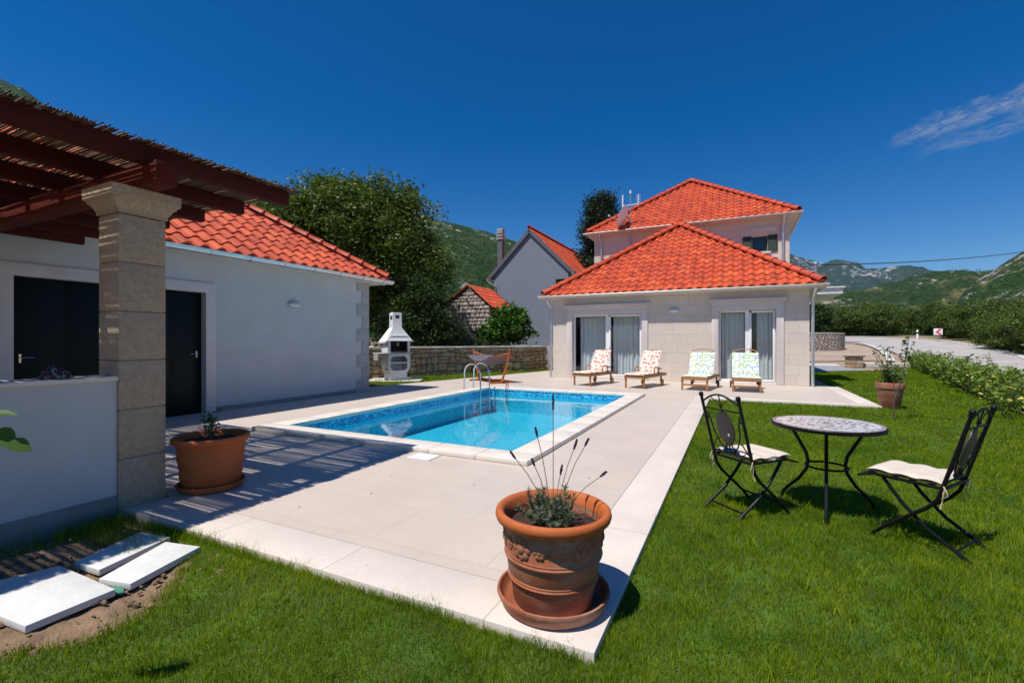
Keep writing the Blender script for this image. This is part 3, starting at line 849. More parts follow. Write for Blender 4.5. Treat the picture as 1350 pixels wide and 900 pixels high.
def gutter(A, B, mat, name, parent, r=.065, hangers=.6, out=(0,-1,0)):
    A = Vector(A); B = Vector(B); d = (B-A); Ln = d.length; d.normalize(); o_ = Vector(out)
    m = MB(); vs_ = []
    for p in (A, B):
        for rr in (r, r-.008):
            for i in range(9):
                t = PI + PI*i/8
                vs_.append(p + o_*(math.cos(t)*rr) + Vector((0,0,math.sin(t)*rr*1.1)))
    fs_ = []
    for i in range(8):
        fs_ += [(i, i+1, 18+i+1, 18+i), (9+i, 27+i, 27+i+1, 9+i+1)]
    fs_ += [(0, 18, 27, 9), (8, 17, 35, 26)] + [(i, 9+i, 9+i+1, i+1) for i in range(8)] + [(18+i, 18+i+1, 27+i+1, 27+i) for i in range(8)]
    m.add(vs_, fs_)
    # rolled front bead and brackets
    m.tube([A + o_*r, B + o_*r], .010, 6)
    k = .3
    while k < Ln:
        c = A + d*k
        m.tube([c + o_*(math.cos(PI+PI*i/8)*(r+.004)) + Vector((0,0,math.sin(PI+PI*i/8)*(r+.006)*1.1)) for i in range(9)], .007, 5)
        k += hangers
    return m.build(name, mat, parent)

def hip_roof(root, x0, x1, y0, y1, ze, pitch, faces, yr0=None, yr1=None):
    """eave rectangle; ridge parallel to Y from yr0 to yr1 (pyramid when equal)"""
    tp = math.tan(pitch); cp, sp = math.cos(pitch), math.sin(pitch)
    hw = (x1-x0)/2; xc = (x0+x1)/2; zr = ze + hw*tp
    Ls = hw/cp
    m = MB()
    z = ze
    if 'front' in faces: tile_face(m, (x0,y0,z), (x1,y0,z), (0,cp,sp), Ls, lambda t: t*cp, lambda t: t*cp)
    if 'back' in faces: tile_face(m, (x1,y1,z), (x0,y1,z), (0,-cp,sp), Ls, lambda t: t*cp, lambda t: t*cp)
    f = 'front' in faces; b = 'back' in faces
    if 'right' in faces: tile_face(m, (x1,y0,z), (x1,y1,z), (-cp,0,sp), Ls, (lambda t: t*cp) if f else (lambda t: 0), (lambda t: t*cp) if b else (lambda t: 0))
    if 'left' in faces: tile_face(m, (x0,y1,z), (x0,y0,z), (cp,0,sp), Ls, (lambda t: t*cp) if b else (lambda t: 0), (lambda t: t*cp) if f else (lambda t: 0))
    ya = y0 + hw if f else y0; yb = y1 - hw if b else y1
    rt = m.build('roof', M['roof'], root, smooth=30, recalc=False)
    # boarding just below the tiles
    m = MB(); zz = -.03
    A = [(x0,y0,ze+zz),(x1,y0,ze+zz),(x1,y1,ze+zz),(x0,y1,ze+zz),(xc,ya,zr+zz),(xc,yb,zr+zz)]
    fs_ = [(1,2,5,4),(3,0,4,5)] + ([(0,1,4)]) + ([(2,3,5)])
    m.add(A, fs_)
    m.build('roof_boarding', M['blackhole'], rt, smooth=0)
    m = MB()
    if f: ridge_line(m, (x0+.05,y0+.05,ze+.12), (xc,ya,zr+.12)); ridge_line(m, (x1-.05,y0+.05,ze+.12), (xc,ya,zr+.12))
    if b: ridge_line(m, (x0+.05,y1-.05,ze+.12), (xc,yb,zr+.12)); ridge_line(m, (x1-.05,y1-.05,ze+.12), (xc,yb,zr+.12))
    if yb - ya > .3: ridge_line(m, (xc,ya,zr+.13), (xc,yb,zr+.13))
    m.build('ridge_tiles', M['ridge'], rt, recalc=False)
    # eaves soffit
    m = MB(); m.box(x0+.02, x1-.02, y0+.02, y1-.02, ze-.10, ze-.035); m.build('eaves', M['surround'], root)
    return zr

# ------------------------------------------------------------------ limestone house
house = empty('limestone_house', 'two storey pale limestone house with red hipped roofs behind the pool', 'house', (0, 0, 0))
HX0, HX1, FY, MY, BY = -6.2, 2.0, 16.27, 21.9, 30.1
ZE, ZM = 3.02, 6.55
# facade of the low wing with the two patio door openings
DL = (-5.44, -2.92, .10, 2.33); DR = (-.49, 1.135, .07, 2.35)
def rect(a0, a1, b0, b1): return [(a0,b0),(a1,b0),(a1,b1),(a0,b1)]
m = MB()
m.plate(rect(HX0, HX1, -.1, ZE-.03), [rect(DL[0],DL[1],DL[2],DL[3]), rect(DR[0],DR[1],DR[2],DR[3])], .35, lambda a, b, c: (a, FY+c, b))
m.box(HX0, HX0+.35, FY+.352, MY-.002, -.1, ZE-.03)
m.box(HX1-.35, HX1, FY+.352, MY-.002, -.1, ZE-.03)
m.build('wing_wall', M['block'], house, smooth=0)
# upper block
WIN = (.64, 1.21, 5.12, 5.77)
m = MB()
m.plate(rect(HX0, HX1, -.1, ZM-.08), [rect(*WIN)], .35, lambda a, b, c: (a, MY+c, b))
m.box(HX0, HX0+.35, MY+.352, BY, -.1, ZM-.08); m.box(HX1-.35, HX1, MY+.352, BY, -.1, ZM-.08); m.box(HX0+.351, HX1-.351, BY-.35, BY, -.1, ZM-.08)
m.build('main_wall', M['block'], house, smooth=0)
ov = .34
hip_roof(house, HX0-ov, HX1+ov, FY-ov, MY-.01, ZE+.02, R(35.3), ('front','left','right'))
hip_roof(house, HX0-ov, HX1+ov, MY-ov, BY+ov, ZM+.02, R(36), ('front','left','right','back'))
gx0, gx1 = HX0-ov-.05, HX1+ov+.05
gutter((gx0-.05, FY-ov-.05, ZE), (gx1+.05, FY-ov-.05, ZE), M['gutterpale'], 'gutter', house, .062)
gutter((gx1, FY-ov, ZE), (gx1, MY-.05, ZE), M['gutterpale'], 'gutter', house, out=(1,0,0))
gutter((gx0-.05, MY-ov-.05, ZM), (gx1+.05, MY-ov-.05, ZM), M['gutterpale'], 'gutter', house, .062)
gutter((gx1, MY-ov, ZM), (gx1, BY, ZM), M['gutterpale'], 'gutter', house, out=(1,0,0))
gutter((gx0, FY-ov, ZE), (gx0, MY-.05, ZE), M['gutterpale'], 'gutter', house, out=(-1,0,0))
def downpipe(x, y, yw, ztop, zbot, side):
    m = MB()
    m.tube([(x, y, ztop-.06), (x, y, ztop-.16), (x - side*.02, yw-.09, ztop-.42), (x - side*.02, yw-.07, ztop-.6), (x - side*.02, yw-.07, zbot)], .045, 10)
    z = zbot + .4
    while z < ztop - .7:
        m.lathe([(.052, z), (.052, z+.03)], 10, x - side*.02, yw-.07); z += 1.1
    m.build('downpipe', M['zinc'], house)
downpipe(HX0-.10, FY-ov-.03, FY+.05, ZE, 0.0, -1)
downpipe(HX1+.10, FY-ov-.03, FY+.05, ZE, 0.0, 1)
downpipe(HX0+.35, MY-ov-.03, MY-.03, ZM, 3.3, -1)
downpipe(HX1-.22, MY-ov-.03, MY-.03, ZM, 3.3, 1)

def patio(D, split, curt, open_gap=None):
    x0, x1, z0, z1 = D
    sr = empty('patio_door', None, None); sr.parent = house
    # stone surround as one U with lintel, 3 cm proud
    m = MB(); w = .20
    m.plate([(x0-w, .002), (x0, .002), (x0, z1), (x1, z1), (x1, .002), (x1+w, .002), (x1+w, z1+w), (x0-w, z1+w)], [], .05, lambda a, b, c: (a, FY-.045+c, b))
    m.build('stone_surround', M['surround'], sr, bevel=.004)
    m = MB()
    for (a, y, za, zb) in ((.02, .06, 0, .05), (.05, .10, .052, .10), (.08, .13, .102, .15)):
        m.box(x0-w-a, x1+w+a, FY-.045-y, FY-.002, z1+w+.002+za, z1+w+zb)
    m.build('cornice', M['surround'], sr, bevel=.012)
    m = MB(); m.box(x0, x1, FY-.03, FY+.2, z0-.10, z0-.002); m.build('sill', M['surround'], sr, bevel=.004)
    fy = FY+.13
    m = MB(); t = .07
    m.plate(rect(x0+.002, x1-.002, z0, z1-.002), [rect(x0+t, split-.09, z0+t, z1-t), rect(split+.09, x1-t, z0+t, z1-t-.02)], .07, lambda a, b, c: (a, fy+c, b))
    fr = m.build('frame', M['pvc'], sr, bevel=.004)
    m = MB(); m.box(split+.03, split+.09, fy-.03, fy-.001, z0+.02, z1-.03); m.box(split+.03, x1-.03, fy-.03, fy-.001, z1-.09, z1-.03); m.box(split+.092, x1-.03, fy-.03, fy-.001, z0+.02, z0+.08); m.box(x1-.09, x1-.03, fy-.03, fy-.001, z0+.082, z1-.092)
    m.build('sash', M['pvc'], fr, bevel=.003)
    m = MB(); m.tube([(split+.06, fy-.03, 1.05), (split+.06, fy-.06, 1.05), (split+.06, fy-.06, 1.17)], .009, 6); m.build('handle', M['steel'], fr)
    m = MB(); 
    for (a_, b_, c_, d_) in ((x0+t+.002, split-.092, z0+t+.002, z1-t-.002), (split+.092, x1-t-.002, z0+t+.002, z1-t-.022)):
        m = MB(); m.add([(a_,fy+.03,c_),(b_,fy+.03,c_),(b_,fy+.03,d_),(a_,fy+.03,d_)], [(0,1,2,3)]); m.build('pane', M['glass'], fr)
    # curtain with folds, behind glass
    for (a, b) in curt:
        n = int((b-a)/.012); V = []; F = []
        for k in range(n+1):
            x = a + (b-a)*k/n
            for q, z in enumerate((z1-.08, z1-.6, 1.1, z0+.02)):
                amp = (.018, .028, .036, .042)[q]
                y = FY+.50 + amp*math.sin(x*46 + 1.5*math.sin(x*7)) + amp*.5*math.sin(x*19+q*.3)
                V.append((x, y, z))
        for k in range(n):
            for q in range(3): F.append((k*4+q, (k+1)*4+q, (k+1)*4+q+1, k*4+q+1))
        c = np_mesh('curtain', np.array(V), np.array(F), M['curtain'], sr, smooth=True)
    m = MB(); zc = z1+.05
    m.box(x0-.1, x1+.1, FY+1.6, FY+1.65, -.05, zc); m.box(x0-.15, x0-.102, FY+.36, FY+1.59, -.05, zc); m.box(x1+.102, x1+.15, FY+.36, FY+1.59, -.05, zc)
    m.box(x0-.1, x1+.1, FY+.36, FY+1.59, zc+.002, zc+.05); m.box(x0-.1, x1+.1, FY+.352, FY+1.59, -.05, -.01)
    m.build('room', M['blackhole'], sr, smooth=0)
    return sr
patio(DL, -4.13, [(-5.30,-4.24), (-4.03,-2.99)])
patio(DR, .37, [(-.40,.26), (.62,1.06)])
def wall_lamp(parent, loc, rz):
    e = empty('wall_lamp', None, None, loc, rz); e.parent = parent
    m = MB(); m.ball((0,0,0), .165, 20, 10, (1,.30,.52)); m.build('housing', M['zinc'], e)
    m = MB(); m.ball((0,-.028,-.014), .135, 20, 10, (1,.34,.42)); m.build('diffuser', M['lamp_glass'], e)
    return e
lp = wall_lamp(house, (-1.86, FY-.03, 2.40), 0)
# upper window
w = empty('window', None, None); w.parent = house
x0, x1, z0, z1 = WIN
m = MB(); m.plate(rect(x0, x1, z0, z1), [rect(x0+.06, x1-.06, z0+.06, z1-.06)], .06, lambda a, b, c: (a, MY+.08+c, b)); m.build('frame', M['shutter'], w, bevel=.003)
m = MB(); m.add([(x0+.058,MY+.1,z0+.058),(x1-.058,MY+.1,z0+.058),(x1-.058,MY+.1,z1-.058),(x0+.058,MY+.1,z1-.058)],[(0,1,2,3)]); m.build('pane', M['glass'], w)
m = MB(); m.box(x0, x1, MY+.33, MY+.34, z0, z1); m.build('dark_room', M['blackhole'], w)
m = MB(); m.box(x0-.12, x1+.12, MY-.06, MY+.07, z0-.09, z0-.002); m.build('sill', M['surround'], w, bevel=.005)
m = MB(); m.box(x0-.32, x1+.32, MY-.10, MY-.002, z1+.26, z1+.33); m.box(x0-.27, x1+.27, MY-.06, MY-.002, z1+.20, z1+.258); m.build('lintel', M['surround'], w, bevel=.006)
for s, a, b in ((-1, x0-.36, x0-.01), (1, x1+.01, x1+.36)):
    m = MB(); m.plate(rect(a, b, z0-.02, z1+.02), [rect(a+.045, b-.045, z0+.03, z1-.03)], .035, lambda p, q, c: (p, MY-.045+c, q))
    z = z0 + .05
    while z < z1 - .05:
        m.add([(a+.045, MY-.04, z), (b-.045, MY-.04, z), (b-.045, MY-.012, z+.035), (a+.045, MY-.012, z+.035), (a+.045, MY-.034, z-.004), (b-.045, MY-.034, z-.004), (b-.045, MY-.006, z+.031), (a+.045, MY-.006, z+.031)],
              [(0,1,2,3),(7,6,5,4),(0,4,5,1),(2,6,7,3)]); z += .045
    m.build('shutter', M['shutter'], w, smooth=0)
m = MB(); m.box(HX1+.002, HX1+1.2, 18.4, 21.5, 2.93, 3.13); m.box(HX1+.002, HX1+1.26, 18.34, 21.56, 3.132, 3.17); m.build('porch_canopy', M['white'], house, bevel=.006)

# dish and aerials
d = empty('satellite_dish', 'white satellite dish on a mast with small aerials above the roof', 'satellite dish', (-4.42, MY-.16, 0))
m = MB(); m.tube([(0,0,4.9),(0,0,8.3)], .024, 8); m.box(-.03,.03,0,.155,6.0,6.05); m.box(-.03,.03,0,.155,5.4,5.45); m.build('mast', M['galv'], d)
m = MB()
prof = [(.001, 0), (.15,.014),(.3,.055),(.42,.11),(.5,.155),(.505,.15),(.42,.095),(.3,.04),(.15,0),(.001,-.012)]
m.M = Matrix.Translation((-.2,-.16,7.15)) @ Matrix.Rotation(R(-5), 4, 'Z') @ Matrix.Rotation(R(-66), 4, 'Y') @ Matrix.Diagonal((1.08,1,1,1))
m.lathe(prof, 28); m.build('dish', M['white'], d)
m = MB(); m.bar((-.18,-.15,6.9), (-.85,-.5,7.15), .03, .03); m.ball((-.88,-.52,7.2), .06); m.bar((-.2,-.12,7.2),(0,0,7.1),.05,.05); m.build('feed_arm', M['galv'], d)
m = MB(); m.bar((-.38,0,7.75),(.38,0,7.75),.03,.03)
m.tube([(-.36,0,7.7),(-.36,0,8.25)], .035, 8); m.tube([(.36,0,7.7),(.36,0,8.2)], .02, 8)
for z in (7.85,7.95,8.05,8.15): m.bar((.26,0,z),(.46,0,z),.012,.012)
m.build('aerial', M['white'], d); m = MB(); m.tube([(0,0,8.28),(0,0,8.42)], .05, 8); m.build('mast_cap', M['white'], d)
# cable and poles
pb = empty('cable_bracket', 'small dark roof bracket holding the overhead cable at the right eave', 'bracket', (2.15, 16.2, 0))
m = MB(); m.tube([(0,0,3.08),(0,0,3.68)], .025, 8); m.bar((-.14,0,3.55),(.14,0,3.62),.03,.03); m.ball((.0,0,3.66),.05); m.ball((.13,0,3.65),.035); m.build('post', M['galv'], pb)
A = Vector((2.15,16.2,3.62)); B = Vector((17.8,36.5,7.0)); m = MB()
m.tube([A + (B-A)*t + Vector((0,0,-.9*4*t*(1-t)*.35)) for t in [k/24 for k in range(25)]], .016, 6)
tag(m.build('overhead_cable', M['rubber']), 'thin black overhead cable rising from the house eave to the right', 'cable')
m = MB(); m.tube([(17.8,36.6,slope_h(17.8,36.6)-.2),(17.8,36.6,7.4)], [.14,.09], 10); tag(m.build('utility_pole', M['bark']), 'wooden utility pole carrying the overhead cable beside the road', 'pole')

# ------------------------------------------------------------------ white outbuilding on the left
ob = empty('white_outbuilding', 'low white plastered building with red tiled roof left of the pool', 'building', (0,0,0))
OX, OY = -9.0, 9.5; OZ = 2.95
D1 = (2.67, 3.85, 0.0, 2.27); D2 = (4.12, 5.23, 0.0, 2.27)
m = MB()
m.plate(rect(-2.0, OY-.001, -.1, OZ), [rect(D1[0],D1[1],-.05,D1[3]), rect(D2[0],D2[1],-.05,D2[3])], .3, lambda a, b, c: (OX-c, a, b))
m.box(-15.0, OX-.302, OY-.3, OY-.001, -.1, OZ); m.box(-15.0, -14.7, -2, OY-.302, -.1, OZ)
m.build('wall', M['plaster'], ob, smooth=0)
m = MB()
m.box(OX+.002, OX+.02, D2[1]+.2, OY-.45, 0, .09); m.build('plinth', M['plinth'], ob)
hip_roof(ob, -15.4, OX+.4, -2.0, OY+.4, OZ+.07, R(33.7), ('back','right','left'))
gutter((OX+.45, -2, OZ+.05), (OX+.45, OY+.45, OZ+.05), M['zinc'], 'gutter', ob, .08, .75, out=(1,0,0))
gutter((OX+.45, OY+.45, OZ+.05), (-15.4, OY+.45, OZ+.05), M['gutterpale'], 'gutter', ob, .065, .75, out=(0,1,0))
m = MB(); z = 0; k = 0
while z < OZ - .1:
    h = .335; big = k % 2 == 0
    wy = .42 if big else .24; wx = .24 if big else .42
    m.box(OX-wx, OX+.022, OY-wy, OY+.022, z+.004, min(z+h-.004, OZ-.02)); z += h; k += 1
m.build('quoins', M['quoin2'], ob, bevel=.006)
for D_, hs_ in ((D1, 0), (D2, 1)):
    dr = empty('door', None, None); dr.parent = ob
    a0, a1, _, zt = D_; w = .18
    m = MB(); m.plate([(a0-w, .001), (a0, .001), (a0, zt), (a1, zt), (a1, .001), (a1+w-(.03 if hs_==0 else 0), .001), (a1+w-(.03 if hs_==0 else 0), zt+w), (a0-w+(.03 if hs_ else 0), zt+w)] if not hs_ else
                    [(a0-.085, .001), (a0, .001), (a0, zt), (a1, zt), (a1, .001), (a1+w, .001), (a1+w, zt+w), (a0-.085, zt+w)], [], .05, lambda a, b, c: (OX-.012+c, a, b))
    m.build('stone_frame', M['surround'], dr, bevel=.004)
    m = MB(); m.box(OX-.16, OX-.11, a0+.002, a1-.002, 0, zt-.002)
    nb = 2
    for q in range(nb):
        ya = a0 + .03 + (a1-a0-.06)*q/nb; m.box(OX-.108, OX-.095, ya, ya + (a1-a0-.06)/nb - .003, .02, zt-.02)
    m.build('leaf', M['dark_green'], dr, bevel=.003)
    yh = a1-.10 if hs_ else a0+.10; s = -1 if hs_ else 1
    m = MB(); m.box(OX-.094, OX-.088, yh-.012, yh+.012, 1.05, 1.17); m.tube([(OX-.09, yh, 1.12), (OX-.05, yh, 1.12), (OX-.045, yh+s*.03, 1.12), (OX-.045, yh+s*.13, 1.12)], .009, 8)
    m.build('handle', M['steel'], dr)
wall_lamp(ob, (OX+.03, 7.16, 2.19), R(90))

# ------------------------------------------------------------------ pergola
pg = empty('pergola', 'dark red timber pergola with reed cover on a stone column', 'pergola', (0,0,0))
CXa, CXb, CYa, CYb = -4.77, -4.45, 1.92, 2.26
colm = empty('column', None, None); colm.parent = pg
m = MB(); z = -.1; bh = .417
hs_l = [.02, .43, .84, 1.25, 1.66, 2.06, 2.39]
zz = -.1
for t in [.40, .80, 1.20, 1.60, 2.0, 2.39]:
    m.box(CXa, CXb, CYa, CYb, zz, t-.006); zz = t
m.build('shaft', M['quoin'], colm, bevel=.008)
m = MB(); m.box(CXa+.012, CXb-.012, CYa+.012, CYb-.012, -.1, 2.38); m.build('core', M['plinth'], colm)
m = MB(); prof = [(0,2.392),(.012,2.395),(.012,2.425),(.018,2.43),(.026,2.45),(.042,2.475),(.056,2.485),(.058,2.505),(.072,2.508),(.080,2.52),(.080,2.60),(0,2.602)]
vs_ = []; n = len(prof)
for (o_, z) in prof: vs_ += [(CXa-o_,CYa-o_,z),(CXb+o_,CYa-o_,z),(CXb+o_,CYb+o_,z),(CXa-o_,CYb+o_,z)]
fs_ = [(i*4+k, i*4+(k+1)%4, (i+1)*4+(k+1)%4, (i+1)*4+k) for i in range(n-1) for k in range(4)] + [(3,2,1,0),((n-1)*4,(n-1)*4+1,(n-1)*4+2,(n-1)*4+3)]
m.add(vs_, fs_); m.build('capital', M['quoin'], colm, smooth=25)
# second column out of frame to the left carries the other end of the edge
m = MB(); m.box(-9.0+.003, -4.08, 2.0, 2.16, 2.604, 2.78); m.build('main_beam', M['beamx'], pg, bevel=.006)
m = MB(); m.box(-9.0+.003, -4.08, -2.4, -2.24, 2.604, 2.78); m.build('main_beam', M['beamx'], pg, bevel=.006)
m = MB(); m.box(CXa, CXb, -2.49, -2.15, -.1, 2.60); m.build('rear_column', M['quoin'], pg, bevel=.008)
for k in range(7):
    x = -4.235 - .725*k
    m = MB(); m.box(x-.045, x+.045, -2.9, 3.28, 2.762, 2.905); m.build('rafter', M['beam'], pg, bevel=.006)
def reeds():
    Vs = []; Fs = []; off = 0
    y = -2.85
    while y < 3.36:
        y += random.uniform(.0065, .0105) if random.random() > .05 else random.uniform(.015, .028)
        x = -4.14 + random.uniform(-.018, .018)
        while x > -9.0:
            ln = random.uniform(1.6, 3.2); x2 = max(x - ln, -9.0)
            r = random.uniform(.0038, .0068); z = 2.912 + random.uniform(0, .012); dy = random.uniform(-.014, .014); dz = random.uniform(-.005,.006)
            a = Vector((x, y, z)); b = Vector((x2, y+dy, z+dz)); mid = (a+b)/2 + Vector((0, random.uniform(-.010,.010), random.uniform(-.004,.006)))
            for p in (a, mid, b):
                for q in range(5):
                    t = 2*PI*q/5; Vs.append((p.x, p.y + r*math.cos(t), p.z + r*math.sin(t)))
            for g in range(2):
                for q in range(5): Fs.append((off+g*5+q, off+g*5+(q+1)%5, off+(g+1)*5+(q+1)%5, off+(g+1)*5+q))
            off += 15
            x = x2 - random.uniform(-.1, .03)
    # second sparser layer
    y = -2.85
    while y < 3.34:
        y += random.uniform(.012, .04)
        a = Vector((-4.14 + random.uniform(-.025,.025), y, 2.93+random.uniform(0,.01))); b = Vector((a.x - random.uniform(1.2, 4.8), y + random.uniform(-.05,.05), 2.932))
        r = random.uniform(.004,.007)
        for p in (a, (a+b)/2, b):
            for q in range(5):
                t = 2*PI*q/5; Vs.append((p.x, p.y + r*math.cos(t), p.z + r*math.sin(t)))
        for g in range(2):
            for q in range(5): Fs.append((off+g*5+q, off+g*5+(q+1)%5, off+(g+1)*5+(q+1)%5, off+(g+1)*5+q))
        off += 15
    np_mesh('reed_mat', np.array(Vs), np.array(Fs), M['reed'], pg, smooth=True)
reeds()
# low wall
lw = empty('low_wall', 'low white plastered wall with stone coping beside the column', 'wall', (0,0,0))
m = MB(); m.box(-4.68, -4.472, -2.12, 1.918, -.1, 1.035); m.build('body', M['plaster'], lw)
m = MB(); m.box(-4.469, -4.455, -2.12, 1.916, -.12, .115); m.build('plinth', M['plinth'], lw, bevel=.003)
m = MB(); m.box(-4.80, -4.445, -2.12, 1.917, 1.037, 1.068); m.build('coping', M['coping'], lw, bevel=.004)
# patterned cloth lying on the coping
V = []; F = []; nx = ny = 26
for j in range(ny):
    for i in range(nx):
        a = i/(nx-1)*2-1; b = j/(ny-1)*2-1; rr = min(1, math.hypot(a, b))
        h = .085*(1-rr**2.2)*(1 + .5*noise.noise(Vector((a*2.4, b*2.4, 1)))) + .03*abs(noise.noise(Vector((a*5,b*5,5))))
        V.append((-4.63 + a*.10 + .02*noise.noise(Vector((a*3,b*3,7))), 1.60 + b*.085 + .02*noise.noise(Vector((a*3,b*3,2))), 1.071 + max(0, h)))
for j in range(ny-1):
    for i in range(nx-1): F.append((j*nx+i, j*nx+i+1, (j+1)*nx+i+1, (j+1)*nx+i))
o = np_mesh('crumpled_cloth', np.array(V), np.array(F), M['pattern'], smooth=True); tag(o, 'crumpled dark patterned cloth lying on top of the low white wall', 'cloth')
# ------------------------------------------------------------------ rubble walls
def stone_block(mb, frame, a, b, z0, z1, depth, jit=.02):
    """one irregular stone with a pillowed face; frame(along, out, z)"""
    g = .008
    a += g; b -= g; z0 += g; z1 -= g
    w, h = b-a, z1-z0
    c = [(a, z0), ((a+b)/2, z0), (b, z0), (b, (z0+z1)/2), (b, z1), ((a+b)/2, z1), (a, z1), (a, (z0+z1)/2)]
    ch = min(w, h)*.13
    for i in (0, 2, 4, 6):
        x, z = c[i]; c[i] = (x + (ch if i in (0,6) else -ch)*random.uniform(.3,1.2), z + (ch if i in (0,2) else -ch)*random.uniform(.3,1.2))
    c = [(x + random.uniform(-1,1)*w*.05, z + random.uniform(-1,1)*h*.05) for x, z in c]
    mx, mz = (a+b)/2, (z0+z1)/2
    o1 = random.uniform(.0, jit); o2 = o1 + random.uniform(.012, .03)
    vs_ = [frame(x, -.12, z) for x, z in c] + [frame(x, o1, z) for x, z in c] + [frame(mx+(x-mx)*.78, o2, mz+(z-mz)*.78) for x, z in c] + [frame(mx, o2+random.uniform(-.005,.012), mz)]
    fs_ = []
    for i in range(8):
        j = (i+1) % 8
        fs_ += [(i, j, 8+j, 8+i), (8+i, 8+j, 16+j, 16+i), (16+i, 16+j, 24)]
    mb.add(vs_, fs_)

def rubble(mb, frame, length, top, hmin=.13, hmax=.24, wmin=.16, wmax=.42):
    z = -.08
    while z < top - .05:
        h = random.uniform(hmin, hmax)
        if z + h > top - .07: h = top - z
        a = random.uniform(-.1, 0)
        while a < length:
            w = random.uniform(wmin, wmax)
            if random.random() < .22 and h > .16:
                k = random.uniform(.4,.6)
                stone_block(mb, frame, a, a+w, z, z+h*k, .1); stone_block(mb, frame, a, a+w, z+h*k, z+h, .1)
            else: stone_block(mb, frame, a, a+w, z, z+h, .1)
            a += w
        z += h

gw = empty('garden_wall', 'long rubble stone garden wall with pale top behind the pool', 'wall', (0,0,0))
GA = Vector((-13.9, 9.8, 0)); GB = Vector((-8.42, 21.05, 0)); gd = (GB-GA); GL = gd.length; gd.normalize(); gn = Vector((gd.y, -gd.x, 0))
m = MB(); rubble(m, lambda a, o_, z: GA + gd*a + gn*o_ + Vector((0,0,z + .035*math.sin(a*2.1)*min(1,(1.06-z)*2))), GL, 1.06, .17, .33, .18, .46); m.build('stones', M['stone'], gw, smooth=50)
m = MB(); m.bar(GA + Vector((0,0,.46)) - gn*.2, GB + Vector((0,0,.46)) - gn*.2, .36, 1.16); m.build('core', M['mortar'], gw)
m = MB()
k = 0
while k < GL:
    ln = min(random.uniform(.8,1.3), GL-k)
    m.bar(GA + gd*k + Vector((0,0,1.10)) - gn*.19, GA + gd*(k+ln-.01) + Vector((0,0,1.10+random.uniform(-.004,.004))) - gn*.19, .50, .075); k += ln
m.build('coping', M['walltop'], gw, bevel=.012)
# short end pier near the house
m = MB(); m.box(-8.35, -7.95, 21.1, 21.5, -.1, 1.12); tag(m.build('wall_pier', M['greystone'], bevel=.02), 'pale stone pier at the end of the garden wall', 'pier')

# curved dry stone wall by the parking area
cw = empty('curved_stone_wall', 'curved dry stone wall at the parking area right of the house', 'wall', (5.9, 48.5, slope_h(5.9,48.5)))
m = MB(); RR = 2.6
z = -.3
while z < 1.35:
    h = random.uniform(.09,.15); a = 0
    while a < 2*PI:
        w = random.uniform(.18,.42)/RR
        stone_block(m, lambda s, o_, zz: Vector(((RR+o_)*math.cos(s), (RR+o_)*math.sin(s), zz)), a, a+w, z, z+h, .1) ; a += w
    z += h
m.v = m.v; m.build('stones', M['greystone'], cw, smooth=50)
m = MB(); m.lathe([(RR-.05,-.3),(RR-.05,1.36),(RR-.5,1.40)], 40); m.build('core', M['mortar'], cw)
m = MB(); m.lathe([(RR+.05,1.36),(RR+.05,1.43),(RR-.4,1.44),(RR-.4,1.36)], 40); m.build('coping', M['walltop'], cw)
m = MB()
pil = empty('stone_pillar', 'low stone block pillar with flat cap at the end of the lawn', 'pillar', (5.75, 30.3, 0), R(26))
for r_ in range(3):
    for c_ in range(2):
        m.box(-.36+c_*.36+.005*r_, -.005+c_*.36, -.2, .2, -.08+r_*.2, .11+r_*.2)
m.build('blocks', M['stone'], pil, bevel=.02)
m = MB(); m.box(-.42,.42,-.26,.26,.522,.59); m.build('cap', M['mortar'], pil, bevel=.01)
m = MB(); m.bar((6.2,30.6,.05),(9.5,32.3,.08),.3,.28); tag(m.build('low_stone_kerb', M['walltop'], bevel=.03), 'low rough stone kerb right of the stone pillar', 'kerb')

# ruin and grey house
def lerp(a, b, t): return a + (b-a)*t
ru = empty('stone_ruin', 'old rubble stone outbuilding with red tiled roof behind the garden wall', 'building', (-15.2, 21.5, 0), R(0))
m = MB(); 
prof = [(0,-.1),(3.4,-.1),(3.4,3.25),(2.1,4.35),(0,3.0)]
m.plate(prof, [], 2.5, lambda a, b, c: (a, c, b)); m.build('core', M['mortar'], ru, smooth=0)
m = MB()
z = -.1
while z < 4.2:
    h = random.uniform(.14,.26); a = 0
    zt = min(z+h, 4.2)
    l_ = 0 if zt < 3.0 else (zt-3.0)/1.35*2.1; r_ = 3.4 if zt < 3.25 else 3.4-(zt-3.25)/1.10*1.3
    a = l_
    while a < r_ - .05:
        w_ = min(random.uniform(.18,.45), r_-a); stone_block(m, lambda s, o_, zz: Vector((s, -o_, zz)), a, a+w_, z, zt, .1); a += w_
    z += h
m.build('stones', M['greystone'], ru, smooth=50)
m = MB(); U = Vector((-1.3, 0, 1.10)).normalized()
tile_face(m, (3.62,-.12,3.14), (3.62,2.6,3.14), U, 1.99, lambda t: 0, lambda t: 0)
U2 = Vector((2.1,0,1.35)).normalized(); tile_face(m, (-.25,2.6,2.90), (-.25,-.12,2.90), U2, 2.75, lambda t: 0, lambda t: 0)
rr_ = m.build('roof', M['roof'], ru, recalc=False)

